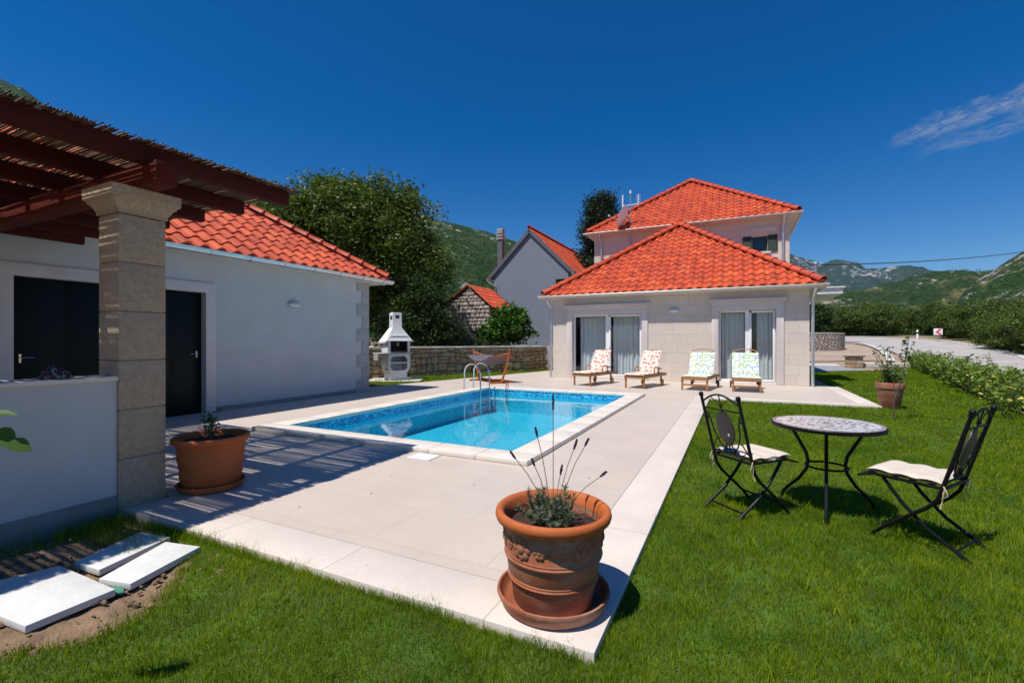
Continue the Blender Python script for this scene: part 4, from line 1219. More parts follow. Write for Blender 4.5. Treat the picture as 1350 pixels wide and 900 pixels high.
gh = empty('grey_house', 'grey plastered gabled house with red roof behind the garden wall', 'house', (0,0,0))
GX0, GX1, GY0, GY1 = -13.95, -8.95, 26.0, 36.0; GZe, GZr = 5.75, 8.2; gxc = (GX0+GX1)/2
m = MB(); m.plate([(GX0,-.1),(GX1,-.1),(GX1,GZe),(gxc,GZr),(GX0,GZe)], [rect(-9.75,-9.15,4.35,5.1)], .3, lambda a, b, c: (a, GY0+c, b))
m.box(GX0, GX0+.3, GY0+.302, GY1, -.1, GZe-.1); m.box(GX1-.3, GX1, GY0+.302, GY1, -.1, GZe-.1); m.build('wall', M['greyplaster'], gh, smooth=0)
sl_ = Vector((-(gxc-GX1)*-1, 0, GZr-GZe)); 
slp = (GZr-GZe)/(GX1-gxc); cpn = 1/math.sqrt(1+slp*slp); spn = slp*cpn; Lr = (GX1-gxc+.4)/cpn
m = MB()
tile_face(m, (GX1+.4, GY0-.12, GZe-.4*slp+.12), (GX1+.4, GY1, GZe-.4*slp+.12), (-cpn,0,spn), Lr, lambda t: 0, lambda t: 0)
tile_face(m, (GX0-.4, GY1, GZe-.4*slp+.12), (GX0-.4, GY0-.12, GZe-.4*slp+.12), (cpn,0,spn), Lr, lambda t: 0, lambda t: 0)
ro = m.build('roof', M['roof'], gh, recalc=False)
m = MB(); ridge_line(m, (gxc,GY0-.12,GZr+.2),(gxc,GY1,GZr+.2)); m.build('ridge_tiles', M['ridge'], ro, recalc=False)
m = MB()
M['bargeboard'] = simple('dark_grey_board', (.10,.11,.13), .6, .1, 5)
for s in (-1, 1):
    e_ = GX1+.42 if s > 0 else GX0-.42
    m.bar((e_, GY0-.11, GZe-.42*slp), (gxc, GY0-.11, GZr+.0), .05, .20, up=(0,0,1))
    m.bar((e_, GY0-.05, GZe-.42*slp-.02), (gxc, GY0-.05, GZr-.03), .09, .05)
m.build('bargeboard', M['bargeboard'], gh)
m = MB(); m.plate([(GX0-.4,GZe-.4*slp),(gxc,GZr),(GX1+.4,GZe-.4*slp),(GX1+.4,GZe-.4*slp+.07),(gxc,GZr+.07),(GX0-.4,GZe-.4*slp+.07)], [], GY1-GY0-.3, lambda a, b, c: (a, GY0+.1+c, b+.005)); m.build('roof_deck', M['bargeboard'], gh, smooth=0)
gutter((GX1+.47,GY0-.12,GZe-.4*slp+.08),(GX1+.47,GY1,GZe-.4*slp+.08), M['zinc'],'gutter',gh,.07,out=(1,0,0))
gutter((GX0-.47,GY0-.12,GZe-.4*slp+.08),(GX0-.47,GY1,GZe-.4*slp+.08), M['zinc'],'gutter',gh,.07,out=(-1,0,0))
for x_, s in ((GX0+.1, -1), (GX1-.12, 1)):
    m = MB(); m.tube([(x_+s*.5,GY0-.28,GZe-.35),(x_+s*.45,GY0-.2,GZe-.55),(x_,GY0-.07,GZe-.85),(x_,GY0-.07,.0)],.05,8); m.build('downpipe', M['zinc'], gh)
m = MB(); m.plate(rect(-9.75,-9.15,4.35,5.1),[rect(-9.68,-9.22,4.42,5.03)],.06,lambda a,b,c:(a,GY0+.06+c,b)); wn = m.build('window', M['shutter'], gh)
m = MB(); m.add([(-9.68,GY0+.09,4.42),(-9.22,GY0+.09,4.42),(-9.22,GY0+.09,5.03),(-9.68,GY0+.09,5.03)],[(0,1,2,3)]); m.build('pane', M['glass'], wn)
m = MB(); m.box(-9.8,-9.1,GY0+.31,GY0+.33,4.3,5.15); m.build('dark_room', M['blackhole'], gh)
ch = empty('chimney', None, None, (-14.3, 27.6, 0)); ch.parent = gh; ch.scale = (.72,.72,1.03)
m = MB(); m.box(-.24,.24,-.24,.24,5.4,8.0); m.build('stack', M['bargeboard'], ch)
m = MB()
for z in (8.0, 8.2, 8.4): m.box(-.33,.33,-.33,.33,z+.003,z+.08)
m.box(-.2,.2,-.2,.2,8.0,8.55); m.box(-.28,.28,-.28,.28,8.55,8.68); m.build('cap', M['cement'], ch, bevel=.01)

# ------------------------------------------------------------------ barbecue
bq = empty('masonry_barbecue', 'white concrete garden barbecue with chimney hood by the stone wall', 'barbecue', (-11.0, 13.0, -.03), math.atan2(-.44,.9)+PI/2)
# local: front faces -y, x to the right
def oct_(w, z0, z1, c): return [(-w+c,z0),(w-c,z0),(w,z0+c),(w,z1-c),(w-c,z1),(-w+c,z1),(-w,z1-c),(-w,z0+c)]
Wb = .42; Db = .30
m = MB()
m.box(-.33,.33,-.24,.26,0,.30)
m.plate([(-.33,.302),(.33,.302),(Wb,.44),(Wb,.93),(-Wb,.93),(-Wb,.44)], [oct_(.31,.36,.86,.09)], .07, lambda a,b,c:(a,-Db+c,b))
m.box(-Wb,-Wb+.07,-Db+.072,Db,.44,.93); m.box(Wb-.07,Wb,-Db+.072,Db,.44,.93); m.box(-Wb+.072,Wb-.072,Db-.06,Db,.31,.93); m.box(-.33,.33,-Db+.072,Db-.050,.303,.36)
m.plate(rect(-Wb,Wb,.985,1.30)[:2]+[(Wb,1.50),(Wb-.10,1.60),(-Wb+.10,1.60),(-Wb,1.50)], [[(-.32,1.0),(.32,1.0),(.32,1.46),(.22,1.55),(-.22,1.55),(-.32,1.46)]], .07, lambda a,b,c:(a,-Db+c,b))
m.box(-Wb,-Wb+.07,-Db+.072,Db,.985,1.38); m.box(Wb-.07,Wb,-Db+.072,Db,.985,1.38)
m.build('body', M['bbqwhite'], bq, bevel=.012)
m = MB(); zf = [(.50,.35,1.30,0),(.50,.35,1.38,0),(.17,.16,1.88,.02),(.165,.155,2.36,.02),(.15,.14,2.42,.02)]
vs_ = []
for (w_, d_, z, yo) in zf: vs_ += [(-w_,-d_+yo,z),(w_,-d_+yo,z),(w_,d_+yo,z),(-w_,d_+yo,z)]
# hood with raised front skirt
vs_[0] = (-.50,-.33,1.34); vs_[1] = (.50,-.33,1.34); vs_[4] = (-.50,-.35,1.40); vs_[5] = (.50,-.35,1.40)
fs_ = [(i*4+k, i*4+(k+1)%4, (i+1)*4+(k+1)%4, (i+1)*4+k) for i in range(4) for k in range(4) if not (i == 0 and k == 0)] + [(16,17,18,19)]
m.add(vs_, fs_)
hd = m.build('hood', M['bbqwhite'], bq, smooth=25)
# front of hood meets the arch
m = MB(); m.box(-.172,-.168,-.09,.10,2.16,2.30); m.box(-.07,.07,-.142,-.138,2.2,2.32); m.build('smoke_opening', M['soot'], hd)
m = MB(); m.box(-.75,.5,-Db-.04,Db,.932,.983); m.build('worktop', M['cement'], bq, bevel=.008)
m = MB(); m.box(-Wb+.075,Wb-.075,Db-.07,Db-.050,.99,1.6); m.box(-Wb+.071,-Wb+.08,-Db+.08,Db-.08,.99,1.38); m.box(Wb-.08,Wb-.071,-Db+.08,Db-.08,.99,1.38); m.build('hearth_lining', M['soot'], bq)
m = MB(); m.box(-.33,.33,-.22,.22,.985,1.04); m.build('fire_brick_floor', M['firebrick'], bq)
m = MB(); m.box(-.335,.335,-.25,.22,.60,.65); m.build('shelf', M['bbqwhite'], bq, bevel=.006)
m = MB(); m.box(-.75,-.72,-.2,.2,.72,.93); m.build('bracket', M['cement'], bq)
m = MB()
for k in range(9): m.tube([(-.3+k*.075,-.2,1.18),(-.3+k*.075,.2,1.18)],.005,5)
m.tube([(-.32,-.2,1.18),(.32,-.2,1.18)],.006,5); m.tube([(-.32,.2,1.18),(.32,.2,1.18)],.006,5); m.build('grill', M['black_iron'], bq)
m = MB(); m.box(.13,.22,Db-.085,Db-.075,1.22,1.34); m.build('label_plate', M['white'], bq)
m = MB(); m.bar((-11.9,12.6,-.04),(-10.2,13.5,-.04),1.5,.04); o = m.build('barbecue_slab', M['kerb']); tag(o, 'pale concrete base slab under the white barbecue', 'slab')

# ------------------------------------------------------------------ hammock
hm = empty('hammock', 'dark cloth hammock on an orange curved wooden stand behind the pool', 'hammock', (-7.39, 13.5, 0), R(-31)); hm.scale = (.92, .92, 1.0)
m = MB(); m.tube([(-.95,0,.10),(-.4,0,.06),(.4,0,.06),(.95,0,.10)], .04, 8, flat=1.0); m.bar((-.75,-.45,.03),(-.75,.45,.03),.08,.055); m.bar((.75,-.45,.03),(.75,.45,.03),.08,.055); m.build('base', M['orangewood'], hm)
for s in (-1,1):
    m = MB(); m.tube([(s*.78,0,.06),(s*.98,0,.35),(s*1.16,0,.70),(s*1.30,0,1.10)], [.04,.04,.036,.03], 8); m.build('arm', M['orangewood'], hm)
    m = MB(); m.bar((s*.82,-.42,.86),(s*.82,.42,.86),.035,.035)
    for q in (-.4,-.2,0,.2,.4): m.tube([(s*.82,q,.86),(s*1.22,0,.98)],.006,4)
    m.build('spreader', M['orangewood'], hm)
V = []; F = []
for j in range(15):
    for i in range(31):
        a = i/30*2-1; b = j/14*2-1
        V.append((a*.81, b*.52, .88 - .32*(1-a*a)*(1-.45*b*b)))
for j in range(14):
    for i in range(30): F.append((j*31+i, j*31+i+1, (j+1)*31+i+1, (j+1)*31+i))
np_mesh('cloth', np.array(V), np.array(F), M['darkcloth'], hm, smooth=True)

# ------------------------------------------------------------------ loungers
def cushion(mb, x0, x1, frame, s0, s1, th, nx=14, ns=18):
    """soft pad in (x, s) coordinates, frame(x,s,h)"""
    V = []; F = []
    for side in (0, 1):
        for j in range(ns+1):
            for i in range(nx+1):
                a = i/nx; b = j/ns
                ed = (max(0, 1-(2*a-1)**8)**.5) * (max(0, 1-(2*b-1)**12)**.5)
                tuft = .012*abs(math.sin(b*PI*3))
                h = th/2 + (1 if side else -1)*(th/2)*ed + (tuft if side else 0)
                V.append(frame(x0+(x1-x0)*a, s0+(s1-s0)*b, h))
    o_ = (nx+1)*(ns+1)
    for j in range(ns):
        for i in range(nx):
            q = (j*(nx+1)+i, j*(nx+1)+i+1, (j+1)*(nx+1)+i+1, (j+1)*(nx+1)+i)
            F.append(tuple(reversed(q))); F.append(tuple(x+o_ for x in q))
    mb.add(V, F)

def lounger(arms, mat, label, group):
    root = empty('sun_lounger', label, 'sun lounger', group=group)
    W_ = .60 if arms else .70; zs = .33; hinge = 1.02 if arms else .85; ang = R(58 if arms else 64)
    m = MB()
    for x in (-W_/2+.02, W_/2-.02): m.bar((x,0,zs),(x,1.85,zs),.035,.08)
    m.bar((-W_/2,.02,zs),(W_/2,.02,zs),.035,.08); m.bar((-W_/2,1.83,zs),(W_/2,1.83,zs),.035,.08)
    if not arms: m.bar((-W_/2+.04,.07,.15),(W_/2-.04,.07,.15),.025,.045)
    m.build('frame', M['teak'], root, bevel=.005)
    m = MB(); y = .08
    while y < hinge: m.bar((-W_/2+.04,y,zs+.03),(W_/2-.04,y,zs+.03),.05,.015); y += .075
    m.build('slats', M['teak'], root)
    for x in (-W_/2+.025, W_/2-.025):
        m = MB(); m.bar((x,.07,zs),(x,.07 if arms else .04,0.0),.045,.045,up=(0,1,0)); m.build('leg', M['teak'], root, bevel=.004)
    for x in (-W_/2+.025, W_/2-.025):
        m = MB(); m.bar((x,1.42,zs),(x,1.42,.10),.045,.045,up=(0,1,0)); m.build('leg', M['teak'], root, bevel=.004)
        m = MB(); m.M = Matrix.Translation((x*1.14,1.42,.10)) @ Matrix.Rotation(R(90),4,'Y'); m.lathe([(.02,-.02),(.095,-.02),(.10,-.012),(.10,.012),(.095,.02),(.02,.02)],20); m.build('wheel', M['rubber'] if not arms else M['teak'], root)
    if arms:
        for x in (-W_/2+.0, W_/2-.0):
            m = MB(); m.tube([(x,.80,zs+.02),(x,.80,zs+.20),(x,.84,zs+.245),(x,1.15,zs+.23),(x,1.35,zs+.18)],.022,8); m.bar((x,1.15,zs),(x,1.15,zs+.22),.03,.03,up=(0,1,0)); m.build('armrest', M['teak'], root)
    ca, sa = math.cos(ang), math.sin(ang)
    fb = lambda x, s, h: (x, hinge + s*ca - h*sa, zs+.045 + s*sa + h*ca)
    m = MB()
    for x in (-W_/2+.06, W_/2-.06): m.bar(fb(x,0,-.02), fb(x,.80,-.02), .03,.03)
    for s in (.1,.25,.4,.55,.7): m.bar(fb(-W_/2+.06,s,-.01), fb(W_/2-.06,s,-.01), .05,.015)
    m.tube([fb(-W_/2+.06,.78,-.01),fb(-.12,.84,-.01),fb(.12,.84,-.01),fb(W_/2-.06,.78,-.01)],.016,6)
    m.build('backrest', M['teak'], root)
    m = MB(); cushion(m, -W_/2+.01, W_/2-.01, lambda x,s,h:(x,s,zs+.04+h), -.03 if arms else .0, hinge-.03, .055 if arms else .035)
    m.build('seat_cushion', mat, root, smooth=60)
    m = MB(); cushion(m, -W_/2+.01, W_/2-.01, fb, .0, .80 if arms else .72, .055 if arms else .035); m.build('back_cushion', mat, root, smooth=60)
    return root
G1 = 'wooden sun loungers lined up before the house'
l1 = lounger(True, M['floral'], 'leftmost wooden lounger with red floral cushion in front of left patio door', G1)
l1.location = (-4.22, 13.45, 0); l1.rotation_euler.z = R(-13)
l2 = copy_tree(l1); l2['label'] = 'second lounger from the left, with red floral cushion and armrests'; l2.location = (-2.62, 13.35, 0); l2.rotation_euler.z = R(-12)
l3 = lounger(False, M['dots'], 'third lounger from the left, with blue and green dotted cushion before bare stone wall', G1)
l3.location = (-1.02, 13.5, 0); l3.rotation_euler.z = R(-8)
l4 = copy_tree(l3); l4['label'] = 'rightmost lounger with blue and green dotted cushion in front of right patio door'; l4.location = (.27, 13.6, 0); l4.rotation_euler.z = R(1)

# ------------------------------------------------------------------ bistro set
tb = empty('bistro_table', 'round black iron bistro table with white mosaic top on the lawn', 'table', (.68, 4.57, -.045), R(20))
zt = .715
m = MB(); m.lathe([(.385,zt-.032),(.397,zt-.03),(.402,zt-.018),(.402,zt-.006),(.398,zt-.001),(.385,zt)], 64); m.build('rim', M['black_iron'], tb)
m = MB(); m.lathe([(.001,zt+.0005),(.388,zt+.0005),(.388,zt+.004),(.001,zt+.004)], 64); m.build('tabletop', M['mosaic'], tb, smooth=30)
aim = math.atan2(-.0-4.57, -.68) - R(20)
for k in range(3):
    a = aim + k*2*PI/3
    prof = [(.30,zt-.03),(.285,.62),(.225,.53),(.165,.44),(.150,.37),(.165,.30),(.23,.20),(.31,.12),(.365,.06),(.385,.0),(.395,-.02)]
    m = MB(); m.tube([(r*math.cos(a), r*math.sin(a), z) for r, z in prof], .0135, 10); m.build('leg', M['black_iron'], tb)
m = MB(); m.tube([(.150*math.cos(2*PI*k/36), .150*math.sin(2*PI*k/36), .36) for k in range(37)], .009, 8, caps=False); m.build('ring_brace', M['black_iron'], tb)

def chair(label):
    root = empty('folding_chair', label, 'chair', group='iron bistro chairs on the lawn')
    I = M['black_iron']
    w = .195
    def back(s): # along back from seat to top
        return (-.19 - .14*s, .44 + .50*s)
    m = MB()
    m.tube([(-w,-.2,.44),(-w,.17,.445),(-w+.03,.22,.44),(w-.03,.22,.44),(w,.17,.445),(w,-.2,.44),(-w,-.2,.44)], .011, 8)
    for y in (-.12,-.02,.08): m.bar((-w,y,.442),(w,y,.442),.03,.006)
    m.bar((-w,.2,.440),(-w,.285,.415),.035,.012); m.bar((w,.2,.440),(w,.285,.415),.035,.012); m.bar((-w,.275,.417),(w,.275,.417),.02,.012)
    m.build('seat_frame', I, root)
    for s in (-1, 1):
        x = s*w
        m = MB(); yb, zb = back(1.0)
        m.tube([(x,yb,zb),(x,-.19,.44),(x,-.165,.36),(x,-.11,.29),(x,-.02,.215),(x,.12,.095),(x,.21,.0)], .0125, 8); m.ball((x,yb-.003,zb+.014), .02); m.lathe([(.018,zb-.005),(.018,zb+.002)],8,x,yb)
        m.build('leg', I, root)
        xi = s*(w-.022)
        m = MB(); m.tube([(xi,.14,.43),(xi,.09,.36),(xi,.03,.28),(xi,-.10,.15),(xi,-.24,.055),(xi,-.32,0)], .0125, 8); m.build('leg', I, root)
    m = MB(); m.tube([(-w+.022,-.25,.05),(w-.022,-.25,.05)], .008, 8); m.tube([(-w,.13,.09),(w,.13,.09)], .008, 8); m.build('stretcher', I, root)
    m = MB()
    P = lambda x, s: (x, *back(s))
    m.tube([P(-w,.80),P(w,.80)], .007, 6)
    m.tube([P(-w+ 2*w*k/12, .90+.15*math.sin(PI*k/12)) for k in range(13)], .008, 6)
    m.tube([P(0,1.04),P(0,.80)], .005, 6); m.tube([P(-.09,1.0),P(0,.86),P(.09,1.0)], .004, 6); m.ball(P(0,.86), .014)
    m.tube([P(-w,.08),P(w,.08)], .008, 6)
    for s in (-1,1):
        m.tube([P(s*.03,.10),P(s*.09,.22),P(s*.135,.42),P(s*.145,.60),P(s*.16,.70),P(s*.175,.72),P(s*.185,.66),P(s*.172,.62),P(s*.163,.66)], .006, 6)
        m.tube([P(s*.19,.10),P(s*.14,.26),P(s*.07,.34),P(s*.02,.30)], .005, 6)
        m.tube([P(s*.02,.28),P(s*.035,.16),P(s*.055,.12),P(s*.06,.17),P(s*.045,.18)], .006, 6)
        m.ball(P(s*.045,.14), .013)
    m.tube([P(0,.08),P(0,.80)], .006, 6)
    m.build('back_scrollwork', I, root)
    m = MB(); nrm = Vector((0,-.5,-.14)).normalized(); c0 = Vector(P(0,.50)); up = Vector((0,-.14,.5)).normalized()
    vs_ = []; fs_ = []
    for q, (r1, h_) in enumerate(((.80,-.010),(1.0,-.004),(1.0,.004),(.8,.010))):
        for k in range(32):
            t = 2*PI*k/32; vs_.append(c0 + Vector((1,0,0))*(.088*r1*math.cos(t)) + up*(.145*r1*math.sin(t)) + nrm*h_)
    for q in range(3):
        for k in range(32): fs_.append((q*32+k, q*32+(k+1)%32, (q+1)*32+(k+1)%32, (q+1)*32+k))
    fs_ += [tuple(range(32)), tuple(96+k for k in range(32))]
    m.add(vs_, fs_); ov_ = m.build('oval_medallion', M['oval'], root)
    m = MB(); pc = c0 + nrm*.0125 + up*-.05 + Vector((.03,0,0)); m.bar(pc - up*.01, pc + up*.01, .014, .003, up=nrm); m.build('price_sticker', M['white'], ov_)
    m = MB(); cushion(m, -w-.005, w+.005, lambda x, s, h: (x*(1.0-.06*(s>.1)), s, .452+h), -.19, .235, .036, 16, 16)
    for v in range(0): pass
    cu = m.build('seat_cushion', M['cream'], root, smooth=60)
    m = MB(); m.box(.197,.2,-.02,.05,.452,.472); m.build('care_tag', M['white'], cu)
    m = MB(); m.box(.2005,.202,-.02,0,.456,.468); m.build('tag_print', M['red'], cu)
    for s in (-1,1):
        m = MB(); x = s*(w+.012)
        m.tube([(x-s*.02,-.18,.47),(x,-.20,.455),(x+s*.006,-.215,.43),(x,-.22,.40),(x-s*.004,-.20,.38),(x,-.195,.41),(x+s*.004,-.21,.44)], .004, 5)
        m.tube([(x,-.205,.45),(x+s*.01,-.20,.40),(x-s*.005,-.19,.35),(x+s*.012,-.185,.31)], .0035, 5); m.build('tie', M['rope'], cu)
    return root
c1 = chair('left black iron folding chair with cream cushion, its back towards the pool')
c1.location = (.11, 4.30, -.045); c1.rotation_euler.z = R(-44)
c2 = copy_tree(c1); c2['label'] = 'right black iron folding chair with cream cushion, near the hedge side'
c2.location = (1.16, 4.165, -.045); c2.rotation_euler.z = math.atan2(.56,-.83) - PI/2

# ------------------------------------------------------------------ pots
def pot_mesh(root, prof, mat, rim=None, soil_z=None, soil_r=None):
    m = MB(); m.lathe(prof, 72); m.build('pot', mat, root, smooth=50)
    m = MB()
    V = []; F = []; nr, na = 8, 40
    for i in range(nr+1):
        for k in range(na):
            r = soil_r*i/nr; t = 2*PI*k/na
            V.append((r*math.cos(t), r*math.sin(t), soil_z + .012*noise.fractal(Vector((r*14*math.cos(t), r*14*math.sin(t), 3)),1,2,4)))
    for i in range(nr):
        for k in range(na): F.append((i*na+k, i*na+(k+1)%na, (i+1)*na+(k+1)%na, (i+1)*na+k))
    o = np_mesh('soil', np.array(V), np.array(F), M['pot_soil'], root, smooth=True)
fp = empty('terracotta_pot', 'large round terracotta pot with flower reliefs on saucer at the terrace corner', 'flower pot', (-.857, 2.247, .001)); fp.scale = (.975, .975, 1.065)
bx, by = -.857, 2.247
H = .455
prof = [(.001,.02),(.205,.02),(.213,.03),(.222,.10),(.228,.115),(.232,.135)]
prof += [(.240,.138),(.243,.146),(.238,.153),(.240,.158),(.236,.165),(.240,.172)]
prof += [(.250,.24),(.259,.243),(.262,.252),(.256,.259),(.258,.266),(.253,.272)]
prof += [(.258,.33),(.266,.39),(.267,.401),(.254,.401),(.248,.30),(.22,.2),(.001,.2)]
pot_mesh(fp, prof, M['terra'], soil_z=.365, soil_r=.25)
m = MB(); vs_ = [(.262,.4015),(.290,.404),(.303,.414),(.309,.432),(.305,.450),(.292,.459),(.276,.455),(.262,.440),(.2535,.402)]
m.lathe(vs_, 72); m.f = m.f[:-2]; n_ = 72; m.f += [(k, 8*72+k, 8*72+(k+1)%72, (k+1)%72) for k in range(72)]
m.build('rim', M['terra2'], fp, smooth=50)
def flower(mb, ang, z, rad, pet, n, core):
    rr_ = .253 + (z-.27)*.10
    def at(a, zz, out): return ((rr_+out+(zz-z)*.1)*math.cos(a), (rr_+out+(zz-z)*.1)*math.sin(a), zz)
    def flat(a, zz, out, rr2, dep):
        mb.M = Matrix.Translation(at(a, zz, out)) @ Matrix.Rotation(a, 4, 'Z'); mb.ball((0,0,0), rr2, 14, 8, (dep,1,1)); mb.M = Matrix.Identity(4)
    for k in range(n):
        t = 2*PI*k/n
        flat(ang + rad*math.cos(t)/rr_, z + rad*math.sin(t), .0, pet, .42)
    flat(ang, z, .002, core, .45)
tocam = math.atan2(-by, -bx)
for da, z, rad, pet, n, core in ((-.66,.330,.038,.0185,8,.024),(-.26,.330,.020,.0145,6,.013),(.0,.330,.012,.0105,5,.009),(-1.02,.330,.019,.013,6,.012),(-1.40,.330,.036,.017,8,.023),
                                 (.62,.33,.038,.0185,8,.024),(.28,.33,.020,.0145,6,.013),(1.0,.33,.019,.013,6,.012),(1.5,.33,.038,.0185,8,.024),(2.3,.33,.038,.0185,8,.024),(3.1,.33,.038,.0185,8,.024),(-2.1,.33,.038,.0185,8,.024)):
    m = MB(); flower(m, tocam + da, z, rad, pet, n, core); m.build('flower_relief', M['terra'], fp)
m = MB(); m.lathe([(.001,.0),(.262,.0),(.275,.012),(.292,.045),(.300,.062),(.297,.072),(.286,.072),(.281,.062),(.268,.028),(.25,.018),(.001,.018)], 72); m.build('saucer', M['terra'], fp, smooth=50)
# lavender, lives in the pot (a plant of its own)
lv = empty('lavender', 'grey green lavender with tall dark flower spikes in the big front pot', 'plant', (bx, by, .39))
V = []; F = []; off = 0
for k in range(4600):
    # leaf sprays
    st = RNG.integers(0, 44); r0 = np.random.default_rng(st)
    a = r0.uniform(0, 6.28); ln = r0.uniform(.09,.19); tilt = r0.uniform(.1,1.15)
    s = random.uniform(.15,1)
    base = Vector((math.cos(a)*math.sin(tilt)*ln*s, math.sin(a)*math.sin(tilt)*ln*s, math.cos(tilt)*ln*s)) + Vector((r0.uniform(-.10,.10), r0.uniform(-.07,.07), 0))
    d_ = Vector((random.gauss(0,.6), random.gauss(0,.6), random.uniform(.3,1))).normalized(); L_ = random.uniform(.018,.042)
    sd = d_.cross(Vector((random.random(),random.random(),.3))).normalized()*.0021
    V += [base-sd, base+sd, base+d_*L_*.6+sd, base+d_*L_, base+d_*L_*.6-sd]
    F += [(off,off+1,off+2), (off,off+2,off+4), (off+4,off+2,off+3)]; off += 5
np_mesh('foliage', np.array([tuple(v) for v in V]), np.array(F), M['lav_leaf'], lv)
heads = [(0,540,0,1.0),(705,577,0,0),(674,607,0,0),(703,617,0,0),(757,594,0,0),(772,590,0,0),(738,630,0,0),(795,632,0,0)]
tgt = [(0.0,.99),(-.085,.855),(-.20,.735),(-.10,.70),(.11,.785),(.17,.80),(.04,.655),(.255,.635)]
for i, (lx, z) in enumerate(tgt):
    dd = random.uniform(-.03,.05)
    tip = Vector((lx*CA - dd*SA, lx*SA + dd*CA, z - .38)); b0 = Vector((lx*.12, 0, .02))
    mid = (tip+b0)/2 + Vector((-lx*.12*CA, -lx*.12*SA, 0))
    m = MB(); m.tube([b0, (b0+mid)/2, mid, (mid+tip)/2+Vector((-lx*.05,0,0)), tip], .0022, 5); stm = m.build('stem', M['lav_stem'], lv)
    hl = .075 if i == 0 else random.uniform(.034,.052); dr_ = (tip - mid).normalized()
    m = MB()
    for q in range(9):
        c = tip + dr_*(hl*q/8 - .004)
        for g in range(4):
            t = g*PI/2 + q*.8; r = .0042*(1 - abs(q-4)/9)
            m.ball((c.x + math.cos(t)*r, c.y + math.sin(t)*r, c.z + random.uniform(-.002,.002)), random.uniform(.0028,.0046), 6, 4, (1,1,1.3))
    m.build('flower_spike', M['lav_bud'], stm)
# left pot
lp_ = empty('terracotta_pot', 'orange terracotta pot on saucer in pergola shade beside the stone column', 'flower pot', (-4.37, 2.60, .001))
prof = [(.001,.03),(.22,.03),(.232,.04),(.243,.12),(.250,.13),(.250,.145),(.245,.155),(.262,.28),(.269,.29),(.268,.305),(.264,.315),(.276,.42),(.300,.43),(.312,.445),(.312,.475),(.300,.487),(.280,.482),(.266,.45),(.25,.3),(.001,.3)]
pot_mesh(lp_, prof, M['terra2'], soil_z=.43, soil_r=.265)
m = MB(); m.lathe([(.001,.0),(.255,.0),(.27,.012),(.292,.045),(.298,.055),(.292,.064),(.280,.062),(.262,.025),(.001,.018)], 64); sc_ = m.build('saucer', M['terra2'], lp_); sc_.scale = (.93,.93,1)
# right pot
rp = empty('terracotta_pot', 'plain tapered terracotta pot with small shrub at the lawn corner of the terrace', 'flower pot', (2.90, 12.05, -.05)); rp.scale = (.79, .79, 1.0)
prof = [(.001,0),(.20,0),(.21,.01),(.285,.42),(.287,.43),(.305,.43),(.318,.54),(.312,.55),(.295,.55),(.285,.50),(.27,.4),(.001,.4)]
pot_mesh(rp, prof, M['terra'], soil_z=.50, soil_r=.28)

# ------------------------------------------------------------------ foliage
def leaf_quads(Cn, size, aspect=.55, droop=0.0, up=.3):
    """n rhombic leaves, bent down the midrib; Cn centres (n,3); size (n,)"""
    n = len(Cn)
    d = RNG.normal(size=(n,3)); d[:,2] = d[:,2]*.6 - droop; d /= np.linalg.norm(d, axis=1)[:,None]
    nn = RNG.normal(size=(n,3)); nn[:,2] = np.abs(nn[:,2]) + up; nn -= (nn*d).sum(1)[:,None]*d; nn /= np.linalg.norm(nn, axis=1)[:,None]
    s = np.cross(d, nn); L_ = size[:,None]
    a = Cn - d*L_*.5; b = Cn + d*L_*.5; fold = nn*L_*.10
    l = Cn + s*L_*aspect*.5 + fold - d*L_*.05; r = Cn - s*L_*aspect*.5 + fold - d*L_*.05
    V = np.stack([a, l, b, r], 1).reshape(-1,3)
    base = np.arange(n)[:,None]*4
    F = np.concatenate([base + np.array([0,1,2]), base + np.array([0,2,3])], 0)
    return V, F

def crown_points(lobes, clumps, per, spread, surf=.55, seed=1):
    """lobes: list of (centre, radii); returns leaf centres & clump centres"""
    r = np.random.default_rng(seed); P = []; CC = []
    vol = np.array([a[1][0]*a[1][1]*a[1][2] for a in lobes]); vol = vol**.75; vol /= vol.sum()
    for (c, rad), f in zip(lobes, vol):
        k = max(3, int(clumps*f))
        u = r.normal(size=(k,3)); u /= np.linalg.norm(u,axis=1)[:,None]
        q = r.uniform(surf, 1.04, k)**.8
        cc = np.array(c) + u*q[:,None]*np.array(rad)
        CC.append(cc)
        for p in cc:
            m_ = int(per*r.uniform(.4,1.6)); sp = spread*r.uniform(.6,1.35)
            P.append(p + r.normal(size=(m_,3))*np.array([sp,sp,sp*.6]))
    return np.concatenate(P), np.concatenate(CC)

